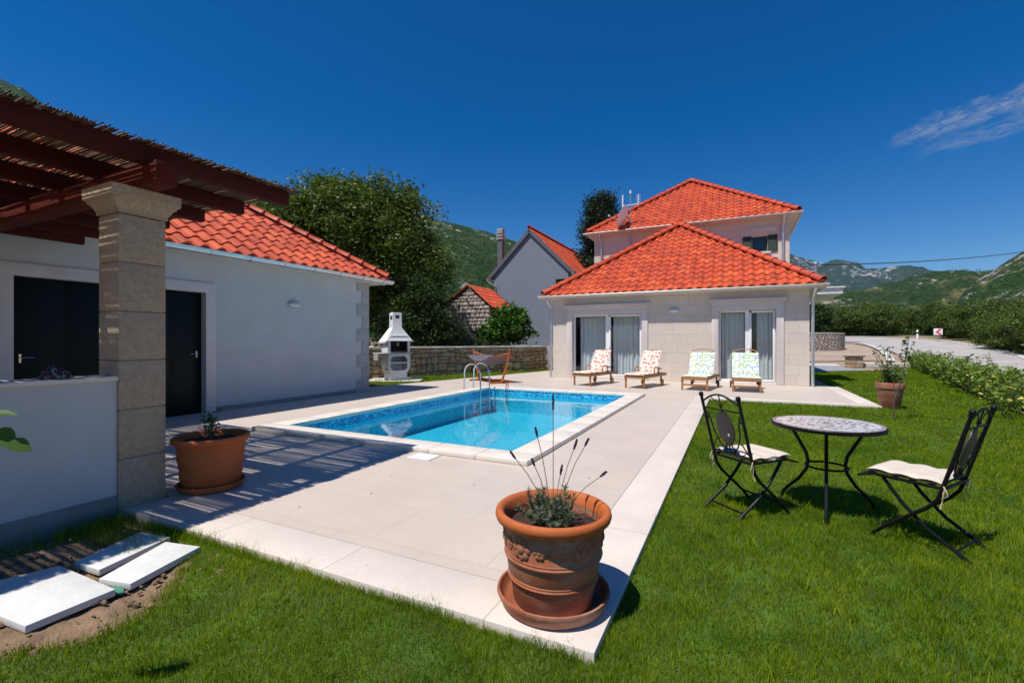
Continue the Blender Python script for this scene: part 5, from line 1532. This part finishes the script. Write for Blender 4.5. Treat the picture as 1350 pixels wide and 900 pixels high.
def tree(name, label, cat, loc, lobes, clumps, per, spread, size, leafm, trunk_r, seed, group=None, surf=.5, limbs=14, aspect=.55, droop=.1, stems=1):
    root = empty(name, label, cat, loc, group=group)
    P, CC = crown_points(lobes, clumps, per, spread, surf, seed)
    P = P[P[:,2] > .05]
    V, F = leaf_quads(P, RNG.uniform(.65,1.35,len(P))*size, aspect, droop)
    np_mesh('crown', V, F, leafm, root)
    r = random.Random(seed); m = MB()
    top = max(c[2] for c, _ in lobes); c0 = lobes[0][0]
    for s in range(stems):
        ox = r.uniform(-.3,.3)*(stems > 1)
        bend = Vector((r.uniform(-.2,.2), r.uniform(-.2,.2), 0))
        pts = [Vector((ox,0,-.1)), Vector((ox,0,top*.25))+bend, Vector((c0[0]*.5+ox,c0[1]*.5,top*.6))+bend*1.5, Vector((c0[0],c0[1],top))]
        m.tube(pts, [trunk_r*1.25, trunk_r, trunk_r*.75, trunk_r*.3], 10)
        idx = r.sample(range(len(CC)), min(limbs, len(CC)))
        for i in idx:
            t = Vector(CC[i]); f = r.uniform(.25,.85)
            st = pts[1].lerp(pts[3], f*.8) if f > .3 else pts[1]
            if t.z < st.z - .4: st = pts[0].lerp(pts[1], .8)
            md = st.lerp(t, .5) + Vector((r.uniform(-.1,.1), r.uniform(-.1,.1), .12*(t-st).length))
            m.tube([st, md, t], [trunk_r*.38, trunk_r*.22, trunk_r*.07], 6)
    m.build('trunk', M['bark'], root)
    return root

tree('walnut_tree', 'big spreading walnut tree rising behind the white outbuilding', 'tree', (-17.2, 16.5, 0),
     [((0,0,5.6),(3.6,3.6,3.5)), ((-3.0,-1.2,5.8),(2.4,2.4,2.1)), ((.3,.6,7.6),(2.6,2.6,1.9)), ((2.3,1.1,7.0),(1.9,1.9,1.9)), ((2.9,1.5,4.6),(1.8,1.8,2.0)), ((-1.6,-.8,7.5),(2.0,2.0,1.5)), ((-4.3,-2.2,5.0),(1.8,1.8,1.5)), ((2.0,1.1,2.8),(2.0,1.8,1.6))],
     620, 150, .38, .17, M['leaf_walnut'], .34, 3, limbs=40, surf=.45)
tree('elder_shrub', 'dark leafy bush behind the stone wall right of the barbecue', 'shrub', (-12.9, 16.9, 0),
     [((0,0,2.2),(1.2,1.2,1.5)), ((.75,.5,1.7),(.9,.9,1.0)), ((-.7,-.6,1.8),(1.0,1.0,1.2)), ((.3,.3,3.2),(.7,.7,.8))], 150, 90, .24, .13, M['leaf_dark'], .07, 8, limbs=20, stems=3)
tree('ivy_bush', 'low dark bush spilling over the stone wall below the ruin', 'shrub', (-11.9, 18.8, 0),
     [((0,0,1.2),(1.5,.8,.6)), ((1.3,1.0,1.0),(1.0,.7,.5)), ((-1.2,-.8,1.3),(1.0,.8,.7))], 90, 90, .2, .10, M['leaf_dark'], .05, 9, limbs=12, stems=3)
tree('fig_tree', 'small fig tree with broad leaves in front of the grey house', 'tree', (-10.65, 20.75, 0),
     [((0,0,2.1),(1.0,.95,.85)), ((.65,.4,2.4),(.65,.6,.55)), ((-.65,-.3,1.8),(.65,.6,.5)), ((.15,.1,2.85),(.6,.55,.4)), ((.7,.4,1.7),(.6,.5,.4))], 120, 42, .17, .20, M['leaf_fig'], .07, 12, limbs=22, aspect=.8, stems=3)
# conifer (tapering tiers)
def conifer(name, label, loc, h, rad, seed, mat, size=.16, n=14000, group=None):
    root = empty(name, label, 'tree', loc, group=group)
    r = np.random.default_rng(seed)
    k = 150
    zc = r.uniform(.08,1,k)**.9*h; ang = r.uniform(0,6.28,k); prof = rad*np.clip(1.12-zc/h,.05,1)**.75*np.clip(zc/h*5,.4,1)
    rr_ = prof*r.uniform(.45,1.1,k); cc = np.stack([rr_*np.cos(ang), rr_*np.sin(ang), zc],1)
    P = np.concatenate([c + r.normal(size=(n//k,3))*np.array([.30,.30,.22])*rad*.55 for c in cc])
    V, F = leaf_quads(P, r.uniform(.6,1.3,len(P))*size, .35, .0); np_mesh('crown', V, F, mat, root)
    m = MB(); m.tube([(0,0,-.1),(0,0,h*.5),(0,0,h*.98)],[.22,.13,.02],8); m.build('trunk', M['bark'], root)
conifer('cypress_tree', 'dark conifer standing behind the roofs left of the satellite dish', (-8.75, 32.4, 0), 11.6, 2.3, 5, M['leaf_conifer'], .26, 34000)

# garden plants in pots
def sprig(name, label, loc, n, h, spread, size, mat, seed, stemr=.004, aspect=.4, cat='plant', leaves=16, lean=(0,0)):
    root = empty(name, label, cat, loc); r = random.Random(seed); m = MB(); P = []
    for k in range(n):
        a = r.uniform(0,6.28); q = r.uniform(.2,1)*spread; hh = h*r.uniform(.6,1)
        tip = Vector((q*math.cos(a)+lean[0], q*math.sin(a)+lean[1], hh)); b0 = Vector((q*.12*math.cos(a), q*.12*math.sin(a), -.01)); mid = (tip+b0)/2 + Vector((r.uniform(-.2,.2)*spread, r.uniform(-.2,.2)*spread, .04*h))
        m.tube([b0, mid, tip], [stemr, stemr*.8, stemr*.4], 5)
        for j in range(leaves):
            t = r.uniform(.2,1.02); p = b0.lerp(mid, t*2) if t < .5 else mid.lerp(tip, t*2-1)
            P.append((p.x + r.gauss(0,size*.45), p.y + r.gauss(0,size*.45), p.z + r.gauss(0,size*.3)))
    m.build('stems', M['bark'] if stemr > .005 else M['lav_stem'], root)
    V, F = leaf_quads(np.array(P), RNG.uniform(.6,1.3,len(P))*size, aspect, .1); np_mesh('leaves', V, F, mat, root)
sprig('potted_herb', 'sparse green herb growing in the orange pot by the column', (-4.37, 2.60, .43), 9, .30, .12, .035, M['leaf_dark'], 4, leaves=22)
sprig('potted_oleander', 'bushy green plant with pale shoots in the pot at the lawn corner', (2.93, 12.05, .45), 16, .45, .30, .085, M['leaf_light'], 6, .006, leaves=16)
sprig('potted_shoot', 'leggy leaning shoots with brownish leaves above the lawn corner pot', (2.86, 12.08, .45), 5, .95, .26, .10, M['leaf_light'], 16, .008, leaves=14, lean=(-.12,-.05))
# young staked tree on the lawn
st_ = empty('young_tree', 'thin young tree on the lawn just in front of the right pot', 'tree', (2.53, 10.30, -.06))
m = MB(); pts = [Vector((0,0,0)), Vector((.0,0,.35)), Vector((.15,.07,.8)), Vector((.20,.09,1.2)), Vector((.26,.12,1.62))]
m.tube(pts, [.017,.014,.011,.008,.004], 7); m.tube([pts[1]+Vector((.02,0,.15)), Vector((.0,.0,.7)), Vector((-.10,-.04,1.0))],[.007,.006,.003],6); m.build('trunk', M['bark'], st_)
P = []
for k in range(62):
    t = random.uniform(.45,1.0); i = min(3, int(t*4)); p = pts[i].lerp(pts[i+1], t*4-i); P.append((p.x+random.gauss(0,.05), p.y+random.gauss(0,.05), p.z+random.gauss(0,.03)))
V, F = leaf_quads(np.array(P), RNG.uniform(.06,.12,len(P)), .45, .25); np_mesh('leaves', V, F, M['leaf_light'], st_)

# sapling leaves poking in at the left
def big_leaf(mb, base, tip, w, nrm, lobes=4):
    base = Vector(base); tip = Vector(tip); d = tip-base; L_ = d.length; d.normalize(); nrm = Vector(nrm); s = d.cross(nrm).normalized(); n_ = s.cross(d)
    n = 44; vs_ = []; fs_ = []
    for i in range(n+1):
        t = i/n; env = math.sin(PI*min(1,t*1.02))**.6*(.75+.25*t); ww = w*env*(.42+.58*abs(math.sin(t*PI*lobes+.3))**.6)
        c = base + d*L_*t - n_*(.10*L_*t*t)
        vs_ += [c + s*ww + n_*ww*.35, c, c - s*ww*.95 + n_*ww*.35]
    for i in range(n):
        for k in range(2): fs_.append((i*3+k, i*3+k+1, (i+1)*3+k+1, (i+1)*3+k))
    mb.add(vs_, fs_)
sp_ = empty('oak_sapling', 'bright green lobed sapling leaves at the left edge before the low wall', 'plant', (-2.62, .42, -.07))
m = MB(); m.tube([(0,0,0),(.02,0,.6),(-.02,.02,1.0),(.0,.02,1.21)],[.012,.010,.007,.004],7)
m.tube([(0,.02,1.12),(.08,.08,1.15),(.15,.13,1.16)],[.004,.003,.002],5); m.tube([(0,.02,1.2),(.06,.06,1.2),(.11,.10,1.19)],[.004,.003,.002],5); m.build('stem', M['bark'], sp_)
lw_ = Vector((CA,SA,0)); dw_ = Vector((-SA,CA,0))
def lf(a, b, w): 
    m = MB(); big_leaf(m, a, b, w, (.2,-.5,.8), 5); m.build('leaf', M['leaf_light'], sp_, smooth=60)
lf((.13,.11,1.17),(.34,.31,1.04),.055); lf((.11,.10,1.19),(.30,.28,1.175),.028); lf((.14,.12,1.16),(.24,.20,1.07),.03)

# ------------------------------------------------------------------ hedge
HEDGE = [(3.35,6.2),(4.1,9.4),(5.2,14.0),(5.75,16.7),(6.55,20.7),(7.6,26.5),(8.5,31.9)]
hg = empty('laurel_hedge', 'long low laurel hedge between the lawn and the road', 'hedge', (0,0,0))
P = []; Sz = []; m = MB(); rg = random.Random(21)
for i in range(len(HEDGE)-1):
    a = Vector((*HEDGE[i],0)); b = Vector((*HEDGE[i+1],0)); ln = (b-a).length; n = int(ln/.16)
    for k in range(n):
        c = a.lerp(b, (k+rg.random())/n) + Vector((rg.uniform(-.15,.55), rg.uniform(-.2,.2), 0))
        for q in range(5):
            hgt = rg.uniform(.38,.88) + (.18 if rg.random() < .12 else 0); tp = c + Vector((rg.uniform(-.28,.28), rg.uniform(-.28,.28), hgt-.06))
            md = c.lerp(tp,.5) + Vector((rg.uniform(-.05,.05),rg.uniform(-.05,.05),0))
            m.tube([c + Vector((0,0,-.08)), md, tp], [.006,.005,.002], 4, caps=False)
            nl = 26 if i < 2 else 18
            for j in range(nl):
                t = rg.uniform(.06,1.03); p = (c.lerp(md,t*2) if t < .5 else md.lerp(tp,t*2-1))
                P.append((p.x+rg.gauss(0,.045), p.y+rg.gauss(0,.045), max(.0,p.z+rg.gauss(0,.03)))); Sz.append(rg.uniform(.075,.14)*(1 if i < 2 else 1.2))
m.build('stems', M['bark'], hg)
V, F = leaf_quads(np.array(P), np.array(Sz), .36, -.25, .2); np_mesh('leaves', V, F, M['leaf_laurel'], hg)
P = []
for k in range(60):
    i = rg.randint(0,3); a = Vector((*HEDGE[i],0)); b = Vector((*HEDGE[i+1],0)); c = a.lerp(b, rg.random()); P.append((c.x-.25+rg.uniform(-.08,.25), c.y, rg.uniform(.1,.6)))
V, F = leaf_quads(np.array(P), RNG.uniform(.07,.11,60), .5, 0); np_mesh('yellow_leaves', V, F, M['fruit'], hg)

# ------------------------------------------------------------------ road side
def at_px(u, v, dz=0.0):
    t = (u-675)/604.0; d = 5.0
    for _ in range(4000):
        X = d*(t*CA - SA); Y = d*(t*SA + CA)
        if CAM_H - (v-450)/604.0*d <= slope_h(X, Y) + dz: break
        d += .03
    return (X, Y)
def ribbon(name, near, far, mat, dz, sub=14, kind='structure'):
    """strip between two polylines, draped on the slope"""
    V = []; F = []
    def dens(pl):
        out = []
        for i in range(len(pl)-1):
            for k in range(sub):
                t = k/sub
                p0 = pl[max(i-1,0)]; p1 = pl[i]; p2 = pl[i+1]; p3 = pl[min(i+2,len(pl)-1)]
                out.append(tuple(.5*((2*p1[q]) + (-p0[q]+p2[q])*t + (2*p0[q]-5*p1[q]+4*p2[q]-p3[q])*t*t + (-p0[q]+3*p1[q]-3*p2[q]+p3[q])*t**3) for q in (0,1)))
        out.append(pl[-1]); return out
    a, b = dens(near), dens(far); c = 14
    for p, q in zip(a, b):
        for k in range(c+1):
            x = lerp(p[0], q[0], k/c); y = lerp(p[1], q[1], k/c); V.append((x, y, slope_h(x,y)+dz))
    for i in range(len(a)-1):
        for k in range(c): F.append((i*(c+1)+k, i*(c+1)+k+1, (i+1)*(c+1)+k+1, (i+1)*(c+1)+k))
    o = np_mesh(name, np.array(V), np.array(F), mat, smooth=True); tag(o, kind=kind); return o
far_px = [(960,442.6),(1105,443.2),(1170,444.6),(1230,447.6),(1270,452.5),(1307,459),(1350,470),(1420,496),(1560,560)]
near_px = [(960,448),(1102,449.3),(1140,452),(1168,460),(1188,468),(1215,481),(1255,500),(1310,520),(1400,560)]
FAR = [at_px(*p) for p in far_px]; NEAR = [at_px(*p) for p in near_px]
ribbon('road', NEAR, FAR, M['asphalt'], -.02)
def edge_line(pl, off, w, name, mat, dz):
    a = []; b = []
    for i, p in enumerate(pl):
        q0 = pl[max(i-1,0)]; q1 = pl[min(i+1,len(pl)-1)]; d_ = Vector((q1[0]-q0[0], q1[1]-q0[1])).normalized(); n_ = Vector((-d_.y, d_.x))
        a.append((p[0]+n_.x*off, p[1]+n_.y*off)); b.append((p[0]+n_.x*(off+w), p[1]+n_.y*(off+w)))
    return ribbon(name, a, b, mat, dz)
edge_line(FAR, -.25, .5, 'road_edge_strip', M['kerb'], .012)
# verge of dry grass beyond the road
M['verge'] = simple('dry_verge', (.20,.14,.065), 1, .4, 1.2, .6, 12, col2=(.32,.24,.12))
edge_line(FAR, .26, -5.0 if False else 5.5, 'verge', M['verge'], .0)
# parking area, drive, pavement
PK = [at_px(*p) for p in [(1040,476),(1155,474),(1158,466),(1146,458),(1125,453),(1100,452),(1040,452)]]
sheet('parking_area', [(a,b) for a,b in PK], simple('parking_gravel',(.36,.27,.20),1,.2,1.5,.4,20), -.055)
for o_ in (bpy.data.objects['parking_area'],):
    me = o_.data
    bm = bmesh.new(); bm.from_mesh(me); bmesh.ops.subdivide_edges(bm, edges=bm.edges, cuts=24, use_grid_fill=True); bmesh.ops.triangulate(bm, faces=bm.faces)
    for v in bm.verts: v.co.z = -.035 + slope_h(v.co.x, v.co.y)
    bm.to_mesh(me); bm.free()
kl = [at_px(*p) for p in [(1040,450.6),(1100,451),(1130,452.5),(1150,457.5),(1163,466),(1168,476)]]
edge_line(kl, 0, .45, 'kerb', M['kerb'], .03)
kl2 = [at_px(*p) for p in [(1040,468.5),(1090,468.3),(1155,468)]]
edge_line(kl2, 0, .25, 'kerb', M['kerb'], .03)
sheet('driveway', [(2.16,24.8),(3.2,24.8),(5.75,26.85),(4.6,31.0),(1.5,31.0)], M['greydrive'], .0, th=.1)
sheet('pavement', [(1.5,31.003),(4.6,31.003),(5.3,31.2),(5.5,33.6),(1.5,33.6)], M['kerb'], -.01, th=.1)
# signs
sx, sy = at_px(1237, 449.5)
sg = empty('chevron_sign', 'white road sign with red chevron arrow pointing left beyond the road', 'sign', (sx, sy, slope_h(sx,sy)), math.atan2(sy,sx)-PI/2)
dsg = -sx*SA + sy*CA; k = dsg/604
Ws = 11*k/2*.80; z0_ = 8*k; z1_ = 16.5*k
m = MB(); m.box(-Ws,Ws,-.02,.02,z0_,z1_); m.build('panel', M['signwhite'], sg, bevel=.01)
m = MB(); zc_ = (z0_+z1_)/2; hh_ = (z1_-z0_)/2*.92
m.plate([(Ws*.25,zc_+hh_),(-Ws*.62,zc_),(Ws*.25,zc_-hh_),(Ws*.95,zc_-hh_),(Ws*.1,zc_),(Ws*.95,zc_+hh_)], [], .008, lambda a,b,c:(a,-.03+c,b)); m.build('chevron', M['red'], sg)
m = MB(); m.tube([(0,.05,-.1),(0,.05,z1_-.05)],.04,8); m.build('post', M['galv'], sg)
bx_, by_ = at_px(1209.5, 446.5)
bl = empty('reflector_post', 'small white roadside marker post with black band', 'marker post', (bx_, by_, slope_h(bx_,by_)), math.atan2(by_,bx_)-PI/2)
kk = (-bx_*SA+by_*CA)/604
m = MB(); m.add([(-.09,-.05,0),(.09,-.05,0),(.09,.05,0),(-.09,.05,0),(-.08,-.04,10.5*kk),(.08,-.04,10.5*kk),(.08,.04,11.5*kk),(-.08,.04,11.5*kk)],[(3,2,1,0),(4,5,6,7),(0,1,5,4),(1,2,6,5),(2,3,7,6),(3,0,4,7)]); m.build('post', M['signwhite'], bl)
m = MB(); m.box(-.093,.093,-.055,.055,6.6*kk,8.6*kk); m.build('band', M['rubber'], bl)

# ------------------------------------------------------------------ hills
def hill(name, prof, r0, r1, r2, mat, amp, seed, z0=2.5, du=6, nr=46, power=.9, foot=None):
    us = []; u = prof[0][0]
    while u <= prof[-1][0]: us.append(u); u += du
    def pv(u):
        for (a, va), (b, vb) in zip(prof, prof[1:]):
            if a <= u <= b:
                t = (u-a)/(b-a); return va + (vb-va)*t
        return prof[-1][1]
    V = []; F = []
    for i, u in enumerate(us):
        t = (u-675)/604.0; X, Y = (t*CA-SA), (t*SA+CA)
        zr = (450 - pv(u))/604.0*r1 + CAM_H
        for j in range(nr+1):
            q = j/nr*1.35
            d_ = r0 + (r1-r0)*q if q <= 1 else r1 + (r2-r1)*(q-1)/.35
            x, y = X*d_, Y*d_
            s = min(q,1); zz = z0 + (zr-z0)*(s**power) if q <= 1 else zr - (zr-z0)*((q-1)/.35)**1.5*.8
            nz = noise.fractal(Vector((x/amp[1], y/amp[1], seed)), .9, 2.1, 7)
            zz += nz*amp[0]*math.sin(PI*min(1,q*.97))*(1 if q <= 1 else 0)
            # let the crest itself be slightly rough
            zz += noise.fractal(Vector((x/amp[1]*3, y/amp[1]*3, seed+5)), .9, 2.1, 5)*amp[0]*.10*(q > .2)
            V.append((x, y, zz))
    n = nr+1
    for i in range(len(us)-1):
        for j in range(nr): F.append((i*n+j, (i+1)*n+j, (i+1)*n+j+1, i*n+j+1))
    o = np_mesh(name, np.array(V), np.array(F), mat, smooth=True); tag(o, kind='structure'); return o
hill('mountain', [(860,345),(960,338),(1040,337),(1062,343),(1085,350),(1095,345),(1108,345),(1125,350),(1142,357),(1165,358),(1185,355),(1200,356.5),(1225,363),(1245,361),(1262,356.5),(1280,362),(1310,368),(1400,372),(1600,380),(2200,390)], 1500, 3000, 3900, M['far'], (150, 520), 3.1, du=4, nr=70)
hill('green_hill', [(860,382),(1000,385),(1060,384),(1100,384),(1150,380),(1200,374),(1250,366),(1285,362),(1320,356),(1400,345),(1700,330),(2200,330)], 320, 1250, 1700, M['mid'], (38, 240), 8.4, du=4, nr=80, power=.95)
hill('rocky_slope', [(1225,440),(1262,400),(1285,372),(1310,355),(1330,342),(1350,330),(1400,300),(1500,250),(1700,200),(2200,150)], 230, 700, 1000, M['near'], (24, 150), 15.2, du=4, nr=70, power=1.0)
M['nearleft'] = hillmat('wooded_hill', [(.010,.028,.008),(.022,.048,.013),(.04,.07,.02)], (.30,.285,.26), .012, .2, 2.4)
hill('left_mountain', [(-1500,90),(-500,70),(-200,75),(0,104),(30,116),(55,135),(93,159),(180,205),(280,250),(360,262),(440,268),(520,278),(575,288),(610,297),(645,306),(680,318),(710,338),(760,362),(830,385),(900,400),(1000,410)], 260, 900, 1300, M['nearleft'], (26, 170), 22.7, du=6, nr=70, power=.95)

# ------------------------------------------------------------------ woodland beyond the road
def wood_tree(seed, h, w, lm='leaf_wood'):
    root = empty('roadside_tree', 'x', 'tree'); r = np.random.default_rng(seed)
    lobes = [((0,0,h*.55),(w,w,h*.42)), ((w*.6,w*.2,h*.45),(w*.6,w*.6,h*.32)), ((-w*.6,-.1*w,h*.42),(w*.6,w*.6,h*.30)), ((.1*w,0,h*.2),(w*.9,w*.9,h*.18))]
    P, CC = crown_points(lobes, 150, 115, .33, .45, seed)
    P = P[P[:,2] > -.1]
    V, F = leaf_quads(P, r.uniform(.6,1.3,len(P))*.17, .6, .05); np_mesh('crown', V, F, M[lm], root)
    m = MB(); m.tube([(0,0,-.5),(.1,0,h*.3),(0,0,h*.7)],[.2,.15,.05],7)
    for i in range(10):
        t = Vector(CC[i*7 % len(CC)]); m.tube([(0.05,0,h*.25), tuple(t*.6 + Vector((0,0,h*.15))), tuple(t)],[.07,.05,.02],5)
    m.build('trunk', M['bark'], root)
    return root
protos = [wood_tree(31, 4.4, 2.1), wood_tree(47, 5.4, 1.9), wood_tree(59, 3.4, 2.3), wood_tree(71, 4.0, 2.4, 'leaf_walnut')]
used = [False]*4
def place_tree(ki, x, y, sc, rz, label, group):
    o = protos[ki] if not used[ki] else copy_tree(protos[ki]); used[ki] = True
    o.location = (x, y, slope_h(x,y)-.1); o.scale = (sc,sc,sc*random.uniform(.85,1.1)); o.rotation_euler.z = rz; o['label'] = label; o['group'] = group
rt = random.Random(5)
ordn = ['first','second','third','fourth','fifth','sixth','seventh','eighth','ninth','tenth','eleventh','twelfth','thirteenth','fourteenth','fifteenth','sixteenth','seventeenth','eighteenth','nineteenth','twentieth']
front = []
for k in range(16):
    u = 1066 + k*19 + rt.uniform(-4,4)
    vb = 441.5 if u < 1210 else 441.5 + (u-1210)*.075
    x, y = at_px(u, vb+2.0); dd = 1.0 + rt.uniform(.03,.16); x *= dd; y *= dd
    dist = -x*SA+y*CA; top = 398 + rt.uniform(-5,9) if u < 1270 else 390 + rt.uniform(-6,6)
    hgt = (vb+2-top)/604*dist; ki = rt.randrange(3); base_h = (4.4,5.4,3.4)[ki]
    place_tree(ki, x, y, hgt/base_h*1.0, rt.uniform(0,6.28), '%s green tree from the left in the row behind the far road edge' % ordn[k], 'trees in the row behind the far road edge')
for k, (u, v, sc_) in enumerate([(1322,468,1.0),(1352,470,1.15),(1390,476,1.2)]):
    x, y = at_px(u, v-6); x *= 1.05; y *= 1.05
    place_tree(3, x, y, (.62,.78,1.0)[k], rt.uniform(0,6.28), ('large bright green bush at the right end beside the road','rightmost big green tree overhanging the road at the frame edge','green tree just beyond the right frame edge by the road')[k], 'big bushes close to the right road edge')
# far wood behind the first row: one mass nobody could count
def scrub(name, label, regions, size, mat, n, seed):
    r = np.random.default_rng(seed); Vs = []; Fs = []; off = 0
    for (u0,u1,d0,d1,zf,bs,cnt) in regions:
        for k in range(cnt):
            u = r.uniform(u0,u1); d_ = math.sqrt(r.uniform(d0*d0,d1*d1)); t = (u-675)/604.0; x, y = d_*(t*CA-SA), d_*(t*SA+CA); z = zf(x,y)
            if z is None: continue
            b = bs*r.uniform(.6,1.5); m_ = n
            P = r.normal(size=(m_,3))*np.array([b*.5,b*.5,b*.38]) + np.array([x,y,z+b*.45])
            V, F = leaf_quads(P, r.uniform(.5,1.2,m_)*b*size, .8, 0, .6); Vs.append(V); Fs.append(F+off); off += len(V)
    o = np_mesh(name, np.concatenate(Vs), np.concatenate(Fs), mat); tag(o, label, 'woodland', kind='stuff')
scrub('woodland', 'dense dark green woodland filling the valley beyond the road', [(1000,1500,72,150,lambda x,y: slope_h(x,y)-1.2,3.0,800)], .16, M['leaf_wood'], 170, 3)
from mathutils.bvhtree import BVHTree
def surf(obn):
    o = bpy.data.objects[obn]; me = o.data
    bt = BVHTree.FromPolygons([v.co.copy() for v in me.vertices], [tuple(p.vertices) for p in me.polygons])
    def f(x, y):
        h = bt.ray_cast(Vector((x,y,3000)), Vector((0,0,-1)))
        return h[0].z if h[0] is not None else None
    return f
fm, fn, fl = surf('green_hill'), surf('rocky_slope'), surf('left_mountain')
scrub('hillside_scrub', 'scattered dark scrub bushes covering the hillsides', [(1040,1400,325,520,fm,2.6,1900),(1040,1400,520,1000,fm,3.2,1300),(1240,1420,235,600,fn,2.2,750),(560,760,280,760,fl,3.4,1100),(0,100,500,850,fl,3.6,300)], .36, M['leaf_wood'], 26, 9)
# trees showing between house and road, and behind outbuilding
tree('garden_tree', 'dark tree seen just right of the house below the porch canopy', 'tree', (9.0, 66.0, 1.2), [((0,0,2.9),(1.6,1.6,1.9)), ((-1.2,.5,2.2),(1.3,1.3,1.5))], 110, 60, .35, .26, M['leaf_dark'], .16, 77, limbs=10)

# ------------------------------------------------------------------ thin air over the valley
hz, nt, out = new_mat('air')
pv = nt.nodes.new('ShaderNodeVolumePrincipled'); pv.inputs['Color'].default_value = (.28,.52,1.0,1); pv.inputs['Density'].default_value = .000035; pv.inputs['Anisotropy'].default_value = .2
L(nt, pv.outputs[0], out.inputs['Volume'])
m = MB(); m.box(-7000, 7000, -7000, 7000, -1.2, 600); o = m.build('haze', hz, smooth=0); tag(o, 'thin bluish summer haze in front of the far mountains', 'haze', kind='stuff')

m = MB(); rl = random.Random(3)
for (x, y) in [(-2.9,3.1),(-1.3,4.4),(-1.5,6.9),(-3.2,2.6),(-2.2,3.7),(-.75,7.4),(-1.1,9.3),(-2.6,12.4),(-4.8,12.1),(-.8,5.2),(-2.0,2.1),(-3.1,3.6),(-1.2,12.9)]:
    a = rl.uniform(0,6.28); L_ = rl.uniform(.012,.024); d_ = Vector((math.cos(a),math.sin(a),.1))*L_; e_ = Vector((-math.sin(a),math.cos(a),0))*L_*.4; c_ = Vector((x,y,.004))
    m.add([c_-d_*.5, c_+e_+Vector((0,0,.004)), c_+d_*.5+Vector((0,0,.005)), c_-e_], [(0,1,2,3)])
M['dryleaf'] = simple('dry_leaf', (.16,.10,.05), .9, .4, 30)
tag(m.build('leaf_litter', M['dryleaf']), 'few tiny dry leaf bits scattered on the pale terrace', 'leaf litter', kind='stuff')
